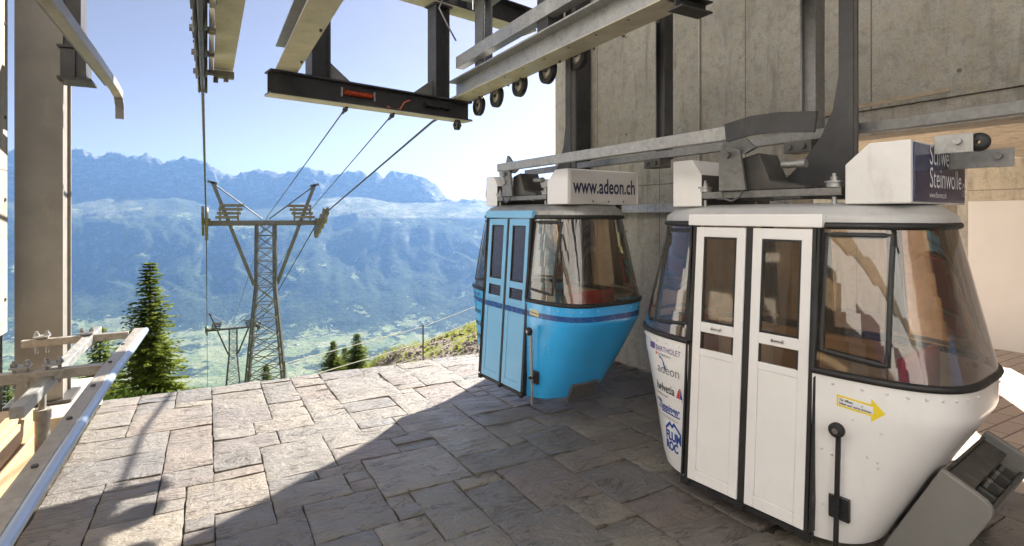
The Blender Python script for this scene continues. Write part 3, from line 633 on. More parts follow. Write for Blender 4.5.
def long_beam(name, X, y0, y1, z, wd, ht, lab, mat='galv_warm'):
    t = thing(name, lab, 'beam')
    MB().ibeam((X, y0, z+ht/2), (X, y1, z+ht/2), wd, ht, 0.018, 0.014).build('beam_web', M['galv'] if mat == 'galv_warm' else M[mat], t)
    MB().extrude([(-wd/2-.002, -0.004), (wd/2+.002, -0.004), (wd/2+.002, 0.004), (-wd/2-.002, 0.004)], (X, y0, z-0.0045), (X, y1, z-0.0045)).build('lit_underside', M['cream_steel'], t)  # cream sheet imitates light bounced up from the floor
    mb = MB()
    for y in (y1-0.5, y1-1.6, y1-2.4): mb.cyl((X+wd/2-0.03, y, z-0.03), (X+wd/2-0.03, y, z+0.04), 0.013, 8)
    mb.build('bolts', M['dark_steel'], t)
    return t
B1 = long_beam('sheave_beam', 3.065, -2.5, 6.98, 3.475, 0.27, 0.26, 'long grey steel beam carrying five sheaves above the cabins')
long_beam('carrier_beam', 0.765, -2.5, 6.42, 3.475, 0.225, 0.27, 'steel beam with bounce tinted underside resting on the left end of the cross beam')
mb = MB(); mb.box(2.95, 3.07, -2.5, 6.75, 3.87, 4.03); o = mb.build('box_channel', M['galv'], bevel=0.006); tag(o, 'grey box channel running along just above the sheave beam', 'channel')
t = thing('beam_hanger', 'bolted steel hanger between upper beam and sheave beam', 'hanger', (3.10, 6.30, 3.74))
mb = MB(); mb.box(-0.02, 0.0, -0.12, 0.12, 0.0, 0.95); mb.box(0.10, 0.12, -0.12, 0.12, 0.0, 0.95); mb.box(-0.20, 0.25, -0.16, 0.16, 0.952, 0.985); mb.build('side_plates', M['galv_dark'], t)
mb = MB(); mb.cyl((0.05, -0.02, 0.0), (0.05, -0.02, 0.95), 0.02, 10); mb.cyl((-0.15, -0.1, 0.75), (-0.15, -0.1, 1.03), 0.012, 8); mb.build('threaded_rod', M['chrome'], t)
mb = MB(); mb.box(-0.10, 0.10, -0.10, 0.10, 0.0, 2.2); o = mb.build('short_post', M['char_steel'], loc=(3.08, 4.62, 3.738), bevel=0.004); tag(o, 'dark stub post rising from the middle of the sheave beam', 'post')
o = MB().ibeam((2.95, 2.80, 3.415), (3.27, 2.80, 3.415), 0.14, 0.09, 0.012, 0.012).build('clamp_beam', M['char_steel']); tag(o, 'short dark clamp beam under the sheave beam at the top edge', 'beam')

def sheave(name, loc, r, lab, group, wd=0.055):
    t = thing(name, lab, 'sheave', loc, 0, group)
    MB().lathe((-wd/2, 0, 0), (1, 0, 0), [(0, r*0.62), (0, r), (wd*0.3, r), (wd*0.42, r*0.9), (wd*0.58, r*0.9), (wd*0.7, r), (wd, r), (wd, r*0.62)], 32).build('tyre', M['rubber'], t)
    MB().lathe((-wd/2+0.006, 0, 0), (1, 0, 0), [(0, 0.0005), (0, r*0.3), (0.004, r*0.34), (0.012, r*0.55), (0.003, r*0.63), (wd-0.015, r*0.63), (wd-0.024, r*0.55), (wd-0.016, r*0.3), (wd-0.016, 0.0005)], 32).build('hub', M['galv_warm'], t)
    MB().cyl((-wd/2-0.03, 0, 0), (wd/2+0.03, 0, 0), 0.022, 12).build('axle', M['dark_steel'], t)
    return t
for k, y in enumerate((6.66, 6.14, 5.55, 4.94, 4.39)):
    d = ('closest to the cross beam', 'second from the cross beam', 'in the middle of the row', 'fourth from the cross beam, against the sky', 'nearest the concrete wall')[k]
    sheave('sheave', (3.26, y, 3.385+0.025*k), 0.145, 'black rimmed sheave under long beam, '+d, 'sheaves under the long beam')
sheave('sheave', (3.02, 6.86, 3.12), 0.07, 'tiny sheave peeking out below the right end of the cross beam', 'sheaves under the long beam')
mb = MB()
for k in range(9): mb.cyl((2.98+0.012, 6.7-0.42*k, 3.46), (2.98+0.012, 6.7-0.42*k, 3.478), 0.012, 8); mb.cyl((3.22, 6.6-0.42*k, 3.455), (3.22, 6.6-0.42*k, 3.472), 0.014, 6)
mb.build('flange_bolts', M['galv_dark'], B1)
o = MB().tube([(3.30, 6.95, 3.64), (3.29, 6.2, 3.60), (3.28, 5.4, 3.62), (3.29, 4.5, 3.59), (3.28, 3.4, 3.62), (3.28, 2.2, 3.62)], 0.014, 8).build('power_cable', M['rubber']); tag(o, 'black power cable clipped along the side of the sheave beam', 'cable')
# left sheave train
t = thing('sheave_train', 'tall dark sheave train and cream beam hanging over the left rope', 'sheave train')
MB().ibeam((0.155, 2.0, 3.75), (0.155, 6.83, 3.75), 0.18, 0.5, 0.02, 0.016).build('beam_web', M['galv_warm'], t)
MB().box(0.06, 0.25, 2.0, 6.835, 3.49, 3.497).build('lit_underside', M['cream_steel'], t)  # underside coloured for floor bounce here too
for k, y in enumerate((6.7, 6.0, 5.3, 4.6)):
    s_ = MB().lathe((-0.09, y, 3.40+0.02*k), (1, 0, 0), [(0, 0.05), (0, 0.20), (0.02, 0.21), (0.03, 0.18), (0.06, 0.18), (0.07, 0.21), (0.09, 0.20), (0.09, 0.05)], 28).build('wheel', M['black_metal'], t)
    mb = MB(); mb.box(-0.112, -0.096, y-0.10, y+0.10, 3.36+0.02*k, 3.62+0.02*k); mb.cyl((-0.135, y, 3.42+0.02*k), (0.06, y, 3.42+0.02*k), 0.03, 12); mb.cyl((-0.125, y+0.06, 3.56), (-0.09, y+0.06, 3.56), 0.015, 8); mb.build('side_plate', M['galv_dark'], t)
    mb = MB(); mb.box(0.012, 0.055, y-0.06, y+0.06, 3.44, 3.60+0.02*k); mb.build('mount', M['cream_steel'], t)
mb = MB(); mb.box(0.06, 0.26, 6.75, 6.85, 3.40, 3.47); mb.cyl((0.08, 6.8, 3.34), (0.08, 6.8, 3.40), 0.025, 8); mb.cyl((0.18, 6.8, 3.36), (0.18, 6.8, 3.40), 0.025, 8); mb.build('end_stop', M['yellow_steel'], t); mb = MB(); mb.cyl((0.10, 6.855, 3.43), (0.24, 6.855, 3.43), 0.018, 8); mb.build('red_switch', M['red_plastic'], t)

# ------------------------------------------------------------------ cable car guide rails inside the station
t = thing('door_guide_rail', 'long galvanised guide rail running over both cabins with hooked end', 'rail')
mb = MB(); bent(mb, [(2.78, 5.18, 2.385), (2.78, 4.0, 2.38), (2.78, 2.16, 2.37)], 0.05, 0.085); mb.build('rail_bar', M['galv'], t, 0.006)
mb = MB(); bent(mb, [(2.78, 5.12, 2.36), (2.78, 5.10, 2.30), (2.78, 5.02, 2.20)], 0.05, 0.06); mb.build('hook', M['galv'], t, 0.006)
mb = MB(); bent(mb, [(2.755, 2.20, 2.37), (2.75, 2.02, 2.39), (2.76, 1.85, 2.385), (2.78, 1.66, 2.36)], 0.02, 0.11); mb.build('curved_plate', M['char_steel'], t)
t = thing('rear_guide_rail', 'thin second guide rail bolted below the wall hangers', 'rail')
mb = MB(); bent(mb, [(3.62, 6.0, 2.42), (3.62, 2.2, 2.42), (3.62, 0.4, 2.42)], 0.05, 0.07); mb.build('rail_bar', M['galv_dark'], t, 0.005)
mb = MB()
for y in (3.62, 2.235):
    mb = MB(); mb.box(3.52, 3.66, y-0.10, y+0.10, 2.30, 2.38); mb.cyl((3.50, y-0.05, 2.34), (3.53, y-0.05, 2.34), 0.02, 8); mb.cyl((3.50, y+0.05, 2.34), (3.53, y+0.05, 2.34), 0.02, 8); mb.build('bracket', M['dark_steel'], t, 0.004)
for y, lab in ((3.64, 'dark vertical hanger rod against the concrete wall above the gap between cabins'), (2.235, 'dark vertical hanger rod beside the white cabin arm')):
    o = MB().ibeam((3.70, y, 2.385), (3.70, y, 5.94), 0.11, 0.11, 0.012, 0.04, up=(0, 1, 0)).build('hanger_rod', M['galv_dark' if y < 3 else 'char_steel']); tag(o, lab, 'hanger rod', 'rail hanger rods')
t = thing('end_column', 'dark steel column fixed at the valley end of the concrete wall', 'column', (4.73, 6.35, 0))
MB().ibeam((0, 0, -0.5), (0, 0, 5.94), 0.24, 0.24, 0.018, 0.014, up=(0, 1, 0)).build('shaft', M['char_steel'], t)
mb = MB(); mb.beam((0, 0.05, 2.0), (-0.1, -0.8, 1.9), 0.05, 0.09); mb.beam((0.05, -0.2, 1.95), (0.05, -3.2, 1.95), 0.05, 0.10); mb.build('side_rail', M['galv'], t, 0.004)
o = MB().beam((4.78, 1.85, 2.80), (4.5, 2.75, 2.72), 0.03, 0.03).build('thin_rod', M['wood_grey']); tag(o, 'thin rusty rod sticking out near the wall above the white cabin', 'rod')

# ------------------------------------------------------------------ cabins
LEV = [  # z, a near, a far, b door, b far, n door, n far
    (0.070, .58, .74, .56, .20, 3.2, 2.7), (0.10, .645, .79, .60, .25, 3.2, 2.8), (0.17, .68, .82, .60, .31, 3.2, 2.9), (0.47, .83, .89, .598, .49, 3.2, 3.0), (0.83, 1.025, .988, .594, .595, 3.2, 3.0), (0.86, 1.033, 1.0, .592, .612, 3.2, 3.0), (1.005, 1.035, 1.03, .588, .625, 3.1, 3.0),
    (1.03, 1.035, 1.03, .585, .623, 3.1, 3.0), (1.80, .875, .875, .51, .53, 2.6, 2.6), (1.83, .885, .885, .512, .535, 2.6, 2.6), (1.865, .875, .875, .51, .53, 2.6, 2.6), (1.915, .82, .82, .46, .48, 2.5, 2.5), (1.94, .70, .70, .37, .38, 2.4, 2.4)]
YD = 0.40
def prof(z):
    if z <= LEV[0][0]: return LEV[0][1:]
    for A, B in zip(LEV, LEV[1:]):
        if z <= B[0]:
            f = (z-A[0])/(B[0]-A[0]); return tuple(a+(b-a)*f for a, b in zip(A[1:], B[1:]))
    return LEV[-1][1:]
def near_n(z): return 4.2 if z < 1.03 else 4.2-1.1*min(1.0, (z-1.03)/0.8)
def hp(side, end, q, z):
    aN, aF, bD, bF, nD, nF = prof(z); a = aN if end < 0 else aF
    b, n = (bD, nD) if side < 0 else (bF, nF)
    if end < 0 and side < 0: n = near_n(z)
    td = math.asin(min(1.0, YD/a)**(n/2)); t_ = td+q*(PI/2-td)
    return Vector((side*b*max(0, math.cos(t_))**(2/n), end*a*math.sin(t_)**(2/n), z))
def hull_x(y, z):
    aN, aF, bD, bF, nD, nF = prof(z); a = aN if y < 0 else aF
    if y < 0: nD = near_n(z)
    r = min(0.999, abs(y)/a); return -bD*(1-r**nD)**(1/nD)
NQ = 26
def end_cols(end): return [(-1, end, (k/NQ)**1.0) for k in range(NQ+1)]+[(1, end, 1-(k/NQ)) for k in range(1, NQ+1)]
def hull_grid(mb, cols, zs, mi=0, bands=None):
    nC = len(cols); vs = [hp(*c, z) for z in zs for c in cols]
    for j in range(len(zs)-1):
        m_ = mi
        if bands:
            zc = (zs[j]+zs[j+1])/2
            for (a, b, i_) in bands:
                if a <= zc <= b: m_ = i_
        mb.add([vs[j*nC+i] for i in range(nC)]+[vs[(j+1)*nC+i] for i in range(nC)], [(i, i+1, nC+i+1, nC+i) for i in range(nC-1)], m_, True)
def door_x(z): return -0.618+0.110*(z-0.12)/1.68
def dbox(mb, y0, y1, z0, z1, o0, o1, mi=0):
    """slab following the leaning door plane, from offset o0 to o1 outwards"""
    mb.hexa([Vector((door_x(z)-o, y, z)) for z in (z0, z1) for y in (y0, y1) for o in (o1, o0)], mi)

def make_cabin(name, label, loc, rotz, scheme):
    t = thing(name, label, 'cable car', loc, rotz, 'cable car cabins')
    white = scheme == 'white'
    paint = M['white_paint'] if white else M['blue_paint']; frame = M['white_paint'] if white else M['blue_light']
    roofm = M['roof_paint'] if white else M['galv']
    zs = [0.070, 0.08, 0.10, 0.13, 0.17, 0.3, 0.42, 0.47, 0.55, 0.67, 0.76, 0.83, 0.845, 0.86, 0.87, 0.92, 0.928, 0.97, 1.005]
    bands = None if white else [(0.868, 0.922, 1)]
    mb = MB()
    for e in (-1, 1): hull_grid(mb, end_cols(e), zs, 0, bands)
    # far side panel and floor pan
    far = [(-1, 0), (1, 0)]
    fv = [hp(1, -1, 0, z) for z in zs]+[hp(1, 1, 0, z) for z in zs]; L = len(zs)
    mb.add(fv, [(j, L+j, L+j+1, j+1) for j in range(L-1)], 0, True)
    b0 = [hp(*c, zs[0]) for c in end_cols(-1)]; b1 = [hp(*c, zs[0]) for c in end_cols(1)]
    mb.add(b0+list(reversed(b1)), [tuple(range(len(b0)+len(b1)))], 2)
    body = mb.build('body', [paint, M['blue_stripe'], M['dark_plastic']], t)
    bmm = bmesh.new(); bmm.from_mesh(body.data); bmesh.ops.remove_doubles(bmm, verts=bmm.verts, dist=1e-4); bmm.to_mesh(body.data); bmm.free(); body.data.set_sharp_from_angle(angle=R(17))
    mb = MB(); mb.box(-0.50, 0.12, -0.44, 0.44, 0.165, 0.185); mb.build('cabin_floor', M['floor_mat'], t)
    # glazing
    zg = [1.03, 1.1, 1.2, 1.35, 1.5, 1.65, 1.80]
    for e in (-1, 1):
        mb = MB(); hull_grid(mb, end_cols(e), zg); mb.build('windscreen', M['glass'], t)
    mb = MB(); a, b = hp(1, -1, 0, 1.03), hp(1, 1, 0, 1.03); c, d = hp(1, 1, 0, 1.80), hp(1, -1, 0, 1.80); mb.add([a, b, c, d], [(0, 1, 2, 3)]); mb.build('side_window', M['glass_clear'], t)
    # roof
    mb = MB(); zr = [1.82, 1.83, 1.85, 1.865, 1.88, 1.90, 1.915, 1.93, 1.94]
    loop = [(-1, -1, k/NQ) for k in range(NQ+1)]+[(1, -1, 1-k/NQ) for k in range(1, NQ+1)]+[(1, 1, k/NQ) for k in range(NQ+1)]+[(-1, 1, 1-k/NQ) for k in range(1, NQ+1)]
    nC = len(loop); vs = [hp(*c_, z) for z in zr for c_ in loop]
    mb.add(vs, [(j*nC+i, j*nC+(i+1) % nC, (j+1)*nC+(i+1) % nC, (j+1)*nC+i) for j in range(len(zr)-1) for i in range(nC)], 0, True)
    mb.add(vs[-nC:], [tuple(range(nC))], 0); mb.build('roof', roofm, t)
    mb = MB(); mb.add([hp(*c_, 1.822) for c_ in loop], [tuple(range(nC))]); mb.build('ceiling_lining', M['grey_plastic'], t)
    # rubber seals
    mb = MB()
    for e in (-1, 1):
        cs = end_cols(e)
        mb.tube([hp(*c_, 1.018)*1.0+Vector((0, 0, 0)) for c_ in cs], 0.020, 8)
        mb.tube([hp(*c_, 1.810) for c_ in cs], 0.020, 8)
        for sd_ in (-1, 1):
            mb.tube([hp(sd_, e, 0, z) for z in zg], 0.018, 8)
    mb.beam(hp(1, -1, 0, 1.018), hp(1, 1, 0, 1.018), 0.04, 0.05); mb.beam(hp(1, -1, 0, 1.81), hp(1, 1, 0, 1.81), 0.04, 0.05)
    mb.build('rubber_seal', M['rubber'], t)
    mb = MB()
    for e in (-1, 1): mb.beam(hp(1, e, 0.04, 1.0), hp(1, e, 0.04, 1.81), 0.06, 0.05, (1, 0, 0))
    mb.beam((0.60, 0, 1.0), (0.51, 0, 1.81), 0.05, 0.03, (1, 0, 0)); mb.build('window_post', M['black_metal'], t)
    # inner vent frame on the side glazing next to the door
    for e in (-1, 1):
        mb = MB()
        ring = [(0.435, 1.13), (0.435, 1.76), (0.72, 1.76), (0.74, 1.10)]
        pts = []
        for (q0, z0), (q1, z1) in zip(ring, ring[1:]+ring[:1]):
            for k in range(8): y_, z_ = q0+(q1-q0)*k/8, z0+(z1-z0)*k/8; pts.append(Vector((hull_x(e*y_, z_)+0.012, e*y_, z_)))
        mb.tube(pts, 0.019, 6, closed=True); mb.build('vent_frame', M['rubber'], t)
        mb = MB(); g_ = [(0.43+0.05*k_, z_) for z_ in (1.035, 1.10) for k_ in range(7)]; mb.add([Vector((hull_x(e*y_, z_)+0.03, e*y_, z_)) for y_, z_ in g_], [(i_, i_+1, i_+8, i_+7) for i_ in range(6)]); mb.build('inner_panel', M['grey_plastic'], t)
    # doors
    for e in (-1, 1):
        y0, y1 = (0.024, 0.374) if e > 0 else (-0.374, -0.024)
        dr = thing('door', 'door', 'x'); del dr['label']; del dr['category']; dr.parent = t
        st = 0.058
        mb = MB()
        dbox(mb, y0, y0+st, 0.13, 1.79, -0.012, 0.016); dbox(mb, y1-st, y1, 0.13, 1.79, -0.012, 0.016)
        dbox(mb, y0+st, y1-st, 1.725, 1.79, -0.012, 0.0155); dbox(mb, y0+st, y1-st, 1.10, 1.165, -0.012, 0.0155); dbox(mb, y0+st, y1-st, 0.945, 0.99, -0.012, 0.0155); dbox(mb, y0+st, y1-st, 0.13, 0.20, -0.012, 0.0155)
        mb.build('door_frame', frame, dr, 0.004)
        mb = MB(); dbox(mb, y0+st+.001, y1-st-.001, 0.201, 0.944, -0.010, 0.010); mb.build('door_panel', frame, dr, 0.004)
        mb = MB(); dbox(mb, y0+st, y1-st, 1.166, 1.724, -0.002, 0.002); mb.build('window', M['glass_clear'], dr)
        mb = MB(); dbox(mb, y0+st, y1-st, 0.991, 1.099, -0.002, 0.002); mb.build('vent_pane', M['glass_clear'], dr)
        mb = MB()
        dbox(mb, y0+st, y0+st+.012, 0.991, 1.724, 0.003, 0.012); dbox(mb, y1-st-.012, y1-st, 0.991, 1.724, 0.003, 0.012); dbox(mb, y0+st+.012, y1-st-.012, 1.712, 1.724, 0.003, 0.012); dbox(mb, y0+st+.012, y1-st-.012, 1.166, 1.178, 0.003, 0.012)
        mb.build('window_seal', M['rubber'], dr)
        ym = (y0+y1)/2; mb = MB()
        if white: dbox(mb, ym-0.035, ym+0.035, 1.130, 1.136, 0.0165, 0.030); dbox(mb, ym-0.035, ym-0.028, 1.124, 1.142, 0.0165, 0.027); dbox(mb, ym+0.028, ym+0.035, 1.124, 1.142, 0.0165, 0.027); mb.build('handle', M['chrome'], dr)
        if not white:
            mb = MB(); dbox(mb, y0+.001, y1-.001, 0.868, 0.920, 0.0165, 0.019); mb.build('stripe', M['blue_stripe'], dr)
    mb = MB(); dbox(mb, -0.023, 0.023, 0.10, 1.795, -0.014, 0.006)
    for e in (-1, 1):
        a, b = sorted((e*0.376, e*0.396)); dbox(mb, a, b, 0.12, 1.80, -0.014, 0.018)
        a, b = sorted((e*0.405, e*0.418)); dbox(mb, a, b, 0.14, 1.80, -0.02, 0.024)
    mb.build('door_gasket', M['rubber'], t)
    mb = MB(); dbox(mb, -0.43, 0.43, 1.80, 1.875, -0.03, 0.032); mb.build('door_header', frame if not white else M['white_paint'], t, 0.006)
    mb = MB(); dbox(mb, -0.41, 0.41, 0.095, 0.122, -0.03, 0.012)
    for y in (-0.385, 0.0, 0.385): dbox(mb, y-0.03, y+0.03, 0.085, 0.128, 0.013, 0.026); mb.cyl((door_x(0.1)-0.03, y-0.015, 0.105), (door_x(0.1)-0.045, y-0.015, 0.105), 0.010, 8)
    mb.build('door_track', M['black_metal'], t)
    # interior
    for e in (-1, 1):
        mb = MB(); a, b = sorted((e*0.42, e*0.69)); mb.box(-0.44, 0.36, a, b, 0.50, 0.58); mb.build('bench', M['red_fabric'], t, 0.02)
        mb = MB(); a, b = sorted((e*0.70, e*0.75)); mb.box(-0.30, 0.26, a, b, 0.585, 1.10); mb.build('backrest', M['red_fabric'], t, 0.02)
        mb = MB(); pts = [hp(1, e, q/8, 1.06)*0.94 for q in range(0, 9)]; pts = [Vector((p.x, p.y, 1.07)) for p in pts]; mb.tube(pts, 0.014, 8); mb.build('grab_rail', M['galv_warm'], t)
    mb = MB(); mb.box(0.50, 0.56, -0.38, 0.38, 0.55, 1.0); mb.build('side_panel', M['wood'], t, 0.01)
    # rivets along the waist and lower body
    mb = MB()
    def rivet(y, z, r=0.0085):
        x = hull_x(y, z); nx = Vector((x-hull_x(y, z), 0, 0)); mb.ball((x-0.001, y, z), r, 6)
    for e in (-1, 1):
        for q in [0.06+0.105*k for k in range(9)]:
            p = hp(-1, e, q, 0.965); mb.ball(p, 0.0085, 6)
        for q in [0.04+0.12*k for k in range(8)]:
            p = hp(1, e, q, 0.965); mb.ball(p, 0.0085, 6)
        for (y, z) in ((0.45, 0.60), (0.50, 0.585), (0.455, 0.30), (0.49, 0.285), (0.66, 0.62), (0.70, 0.60), (0.70, 0.57), (0.64, 0.88), (0.72, 0.76), (0.60, 0.80)): mb.ball((hull_x(e*y, z)-0.001, e*y, z), 0.0075, 6)
    mb.build('rivets', M['silver_paint'] if white else M['blue_light'], t)
    # door lever
    lv = MB(); x = hull_x(-0.55, 0.75)-0.055; x2 = hull_x(-0.53, 0.2)-0.055
    lv.beam((x, -0.555, 0.75), (x2, -0.525, 0.05), 0.024, 0.016, (1, 0, 0)); lo = lv.build('lever', M['black_metal'] if white else M['galv'], t, 0.003)
    kn = MB(); kn.lathe((x-0.042, -0.555, 0.75), (1, 0, 0), [(0, 0.012), (0, 0.028), (0.008, 0.038), (0.03, 0.038), (0.04, 0.028), (0.04, 0.005)], 24); kn.build('knob', M['rubber'], lo)
    kn = MB(); kn.cyl((x-0.05, -0.555, 0.75), (x-0.0425, -0.555, 0.75), 0.014, 14); kn.build('knob_bolt', M['chrome'], lo)
    pl = MB(); xa = hull_x(-0.53, 0.30); pl.box(xa-0.03, xa-0.004, -0.585, -0.485, 0.25, 0.37); pl.cyl((xa-0.085, -0.535, 0.31), (xa-0.03, -0.535, 0.31), 0.015, 12)
    for yy in (-0.572, -0.498):
        for zz in (0.268, 0.352): pl.cyl((xa-0.034, yy, zz), (xa-0.03, yy, zz), 0.007, 8)
    pl.build('lever_bracket', M['black_metal'], t, 0.003)
    # roof boxes
    for e in (-1, 1):
        yi, yo = (-0.49, -0.80) if e < 0 else (0.42, 0.66); zb, zt = 1.93, 2.26
        poly = [(yi, zb), (yo, zb), (yo, zt), (yi+e*(0.12 if e < 0 else 0.08), zt), (yi, zt-0.11)]
        mb = MB(); xs = (-0.40, 0.52)
        vs = [(xs[0], y, z) for y, z in poly]+[(xs[1], y, z) for y, z in poly]; k = len(poly)
        mb.add(vs, [tuple(range(k)), tuple(reversed(range(k, 2*k)))]+[(i, (i+1) % k, k+(i+1) % k, k+i) for i in range(k)], 0); mb.mi[-1] = 1  # last face dark: stands in for shade inside the open box
        bx = mb.build('roof_box', [M['white_dull'] if white else M['white_paint'], M['dark_steel']], t, 0.008)
        mb = MB(); mb.box(-0.37, 0.49, *sorted((yo+e*0.002, yo+e*0.008)), zb+0.01, zt-0.012); sg = mb.build('sign_panel', M['navy'] if white else M['sign_shade'], bx, 0.002)
        mb = MB(); fy = yo+e*0.0095
        fn = (lambda x0, z0: (lambda a, b: Vector((x0+a, fy, z0+b)))) if e < 0 else (lambda x0, z0: (lambda a, b: Vector((0.10-x0-a, fy, z0+b))))
        if white:
            write(mb, 'Schweizer', 0.16, fn(-0.15, zb+0.215), 0.72, fit=0.53); write(mb, 'Steinwolle', 0.16, fn(-0.15, zb+0.09), 0.72, fit=0.56); write(mb, 'www.flumroc.ch', 0.045, fn(-0.15, zb+0.035), fit=0.28)
            hx = [(0.425, zb+0.10), (0.455, zb+0.135), (0.485, zb+0.10), (0.475, zb+0.10), (0.455, zb+0.12), (0.435, zb+0.10)]
            mb.add([fn(0, 0)(x_, z_) for x_, z_ in hx], [tuple(range(6))]); write(mb, 'FLUM', 0.026, fn(0.428, zb+0.072), fit=0.056); write(mb, 'ROC', 0.026, fn(0.43, zb+0.05), fit=0.045)
            mb.build('lettering', M['ink_white'], bx)
        else:
            write(mb, 'www.adeon.ch', 0.20, fn(-0.34 if e < 0 else -0.30, zb+0.105), bold=0.004, fit=0.80); mb.build('lettering', M['ink_navy'], bx)
            mb = MB(); [mb.cyl((x_, fy, zb+0.03), (x_, fy+e*0.006, zb+0.03), 0.008, 8) for x_ in (-0.1, 0.1, 0.3)]; mb.build('screws', M['dark_steel'], bx)
        for x_ in (-0.3, 0.4): MB().cyl((x_, (yi+yo)/2, 1.88), (x_, (yi+yo)/2, zb), 0.03, 10).build('mount', M['dark_steel'], bx)
    # suspension frame
    mb = MB(); mb.beam((-0.36, -0.47, 2.005), (-0.36, 0.47, 2.005), 0.07, 0.045); mb.beam((0.30, -0.47, 2.005), (0.30, 0.47, 2.005), 0.07, 0.045)
    for y in (-0.2, 0.3): mb.beam((-0.36, y, 2.0), (0.30, y, 2.0), 0.06, 0.05)
    mb.build('roof_frame', M['galv_dark'], t, 0.004)
    for y in (-0.42, 0.42):
        for x_ in (-0.36, 0.30):
            mb = MB(); mb.cyl((x_, y, 1.88), (x_, y, 1.975), 0.014, 10); mb.cyl((x_, y, 2.03), (x_, y, 2.055), 0.042, 16); mb.cyl((x_, y, 2.056), (x_, y, 2.066), 0.05, 16); mb.cyl((x_, y, 2.067), (x_, y, 2.09), 0.024, 6); mb.cyl((x_, y, 2.09), (x_, y, 2.11), 0.012, 10); mb.build('rubber_mount', M['galv'], t)
    # pivot plates, spring, lever
    mb = MB()
    poly = [(0.27, 2.03), (0.27, 2.29), (0.20, 2.33), (0.12, 2.29), (0.08, 2.03)]
    vs = [(-0.43, y, z) for y, z in poly]+[(-0.405, y, z) for y, z in poly]; k = 5
    mb.add(vs, [tuple(range(k)), tuple(reversed(range(k, 2*k)))]+[(i, (i+1) % k, k+(i+1) % k, k+i) for i in range(k)]); mb.cyl((-0.46, 0.20, 2.265), (-0.40, 0.20, 2.265), 0.022, 12)
    mb.build('pivot_plate', M['galv_dark'], t, 0.003)
    mb = MB(); poly = [(0.17, 2.03), (0.16, 2.24), (0.03, 2.27), (-0.04, 2.09), (-0.26, 2.045), (-0.26, 2.03)]
    vs = [(-0.36, y, z) for y, z in poly]+[(-0.12, y, z) for y, z in poly]; k = len(poly)
    mb.add(vs, [tuple(range(k)), tuple(reversed(range(k, 2*k)))]+[(i, (i+1) % k, k+(i+1) % k, k+i) for i in range(k)]); mb.build('pivot_housing', M['dark_steel'], t, 0.006)
    mb = MB(); poly = [(0.28, 2.28), (0.22, 2.47), (0.19, 2.45), (0.03, 2.30), (0.10, 2.27)]
    vs = [(-0.40, y, z) for y, z in poly]+[(-0.37, y, z) for y, z in poly]; k = len(poly)
    mb.add(vs, [tuple(range(k)), tuple(reversed(range(k, 2*k)))]+[(i, (i+1) % k, k+(i+1) % k, k+i) for i in range(k)]); mb.build('door_cam', M['galv_dark'], t, 0.003)
    mb = MB(); mb.cyl((-0.24, -0.06, 2.19), (-0.24, -0.17, 2.19), 0.022, 16); mb.cyl((-0.24, -0.17, 2.19), (-0.24, -0.21, 2.19), 0.028, 16); mb.build('damper', M['galv'], t)
    mb = MB(); mb.tube([(-0.43, 0.25, 2.03), (-0.44, 0.23, 1.98), (-0.44, 0.17, 1.96), (-0.44, 0.11, 1.99), (-0.43, 0.10, 2.03)], 0.008, 6); mb.build('wire_loop', M['wire'], t)
    # hanger arm
    mb = MB(); hy, hx_ = -0.345, 0.02
    curve = [(hy-0.042, 5.7), (hy-0.042, 2.03), (0.16, 2.03), (0.10, 2.07), (0.0, 2.14), (-0.10, 2.24), (-0.20, 2.38), (-0.27, 2.54), (hy+0.042, 2.75), (hy+0.042, 5.7)]
    for (xa, xb) in ((hx_-0.042, hx_-0.027), (hx_+0.027, hx_+0.042)):
        vs = [(xa, y, z) for y, z in curve]+[(xb, y, z) for y, z in curve]; k = len(curve)
        mb.add(vs, [tuple(range(k)), tuple(reversed(range(k, 2*k)))]+[(i, (i+1) % k, k+(i+1) % k, k+i) for i in range(k)])
    ha = mb.build('hanger_arm', M['char_steel'], t, 0.003)
    mb = MB(); web = curve[2:]
    for (ya, za), (yb, zb2) in zip(web, web[1:]): mb.add([(hx_-0.0265, ya-0.006, za-0.004), (hx_+0.0265, ya-0.006, za-0.004), (hx_+0.0265, yb-0.006, zb2-0.004), (hx_-0.0265, yb-0.006, zb2-0.004)], [(0, 1, 2, 3)])
    mb.box(hx_-0.0265, hx_+0.0265, hy-0.038, hy-0.03, 2.05, 5.69); mb.build('arm_web', M['galv_dark'], ha)
    # luggage carrier on the near end
    A = Vector((0, -0.892, 0.585)); B = Vector((0, -0.63, 0.06)); al = (B-A).normalized(); nr = Vector((0, al.z, -al.y)); nr = nr if nr.y < 0 else -nr
    ca = MB(); Ln = (B-A).length; D = 0.25
    def PT(x_, s_, h_): return Vector((x_, 0, 0))+A+al*s_+nr*(h_+0.01)
    r_ = 0.07; prof_ = [(0, 0), (0.0, D-0.10)]+[(r_-r_*math.cos(a_), D-0.0-r_+r_*math.sin(a_)) for a_ in [PI/2*k/5 for k in range(1, 6)]]+[(Ln, D-0.0), (Ln, 0)]
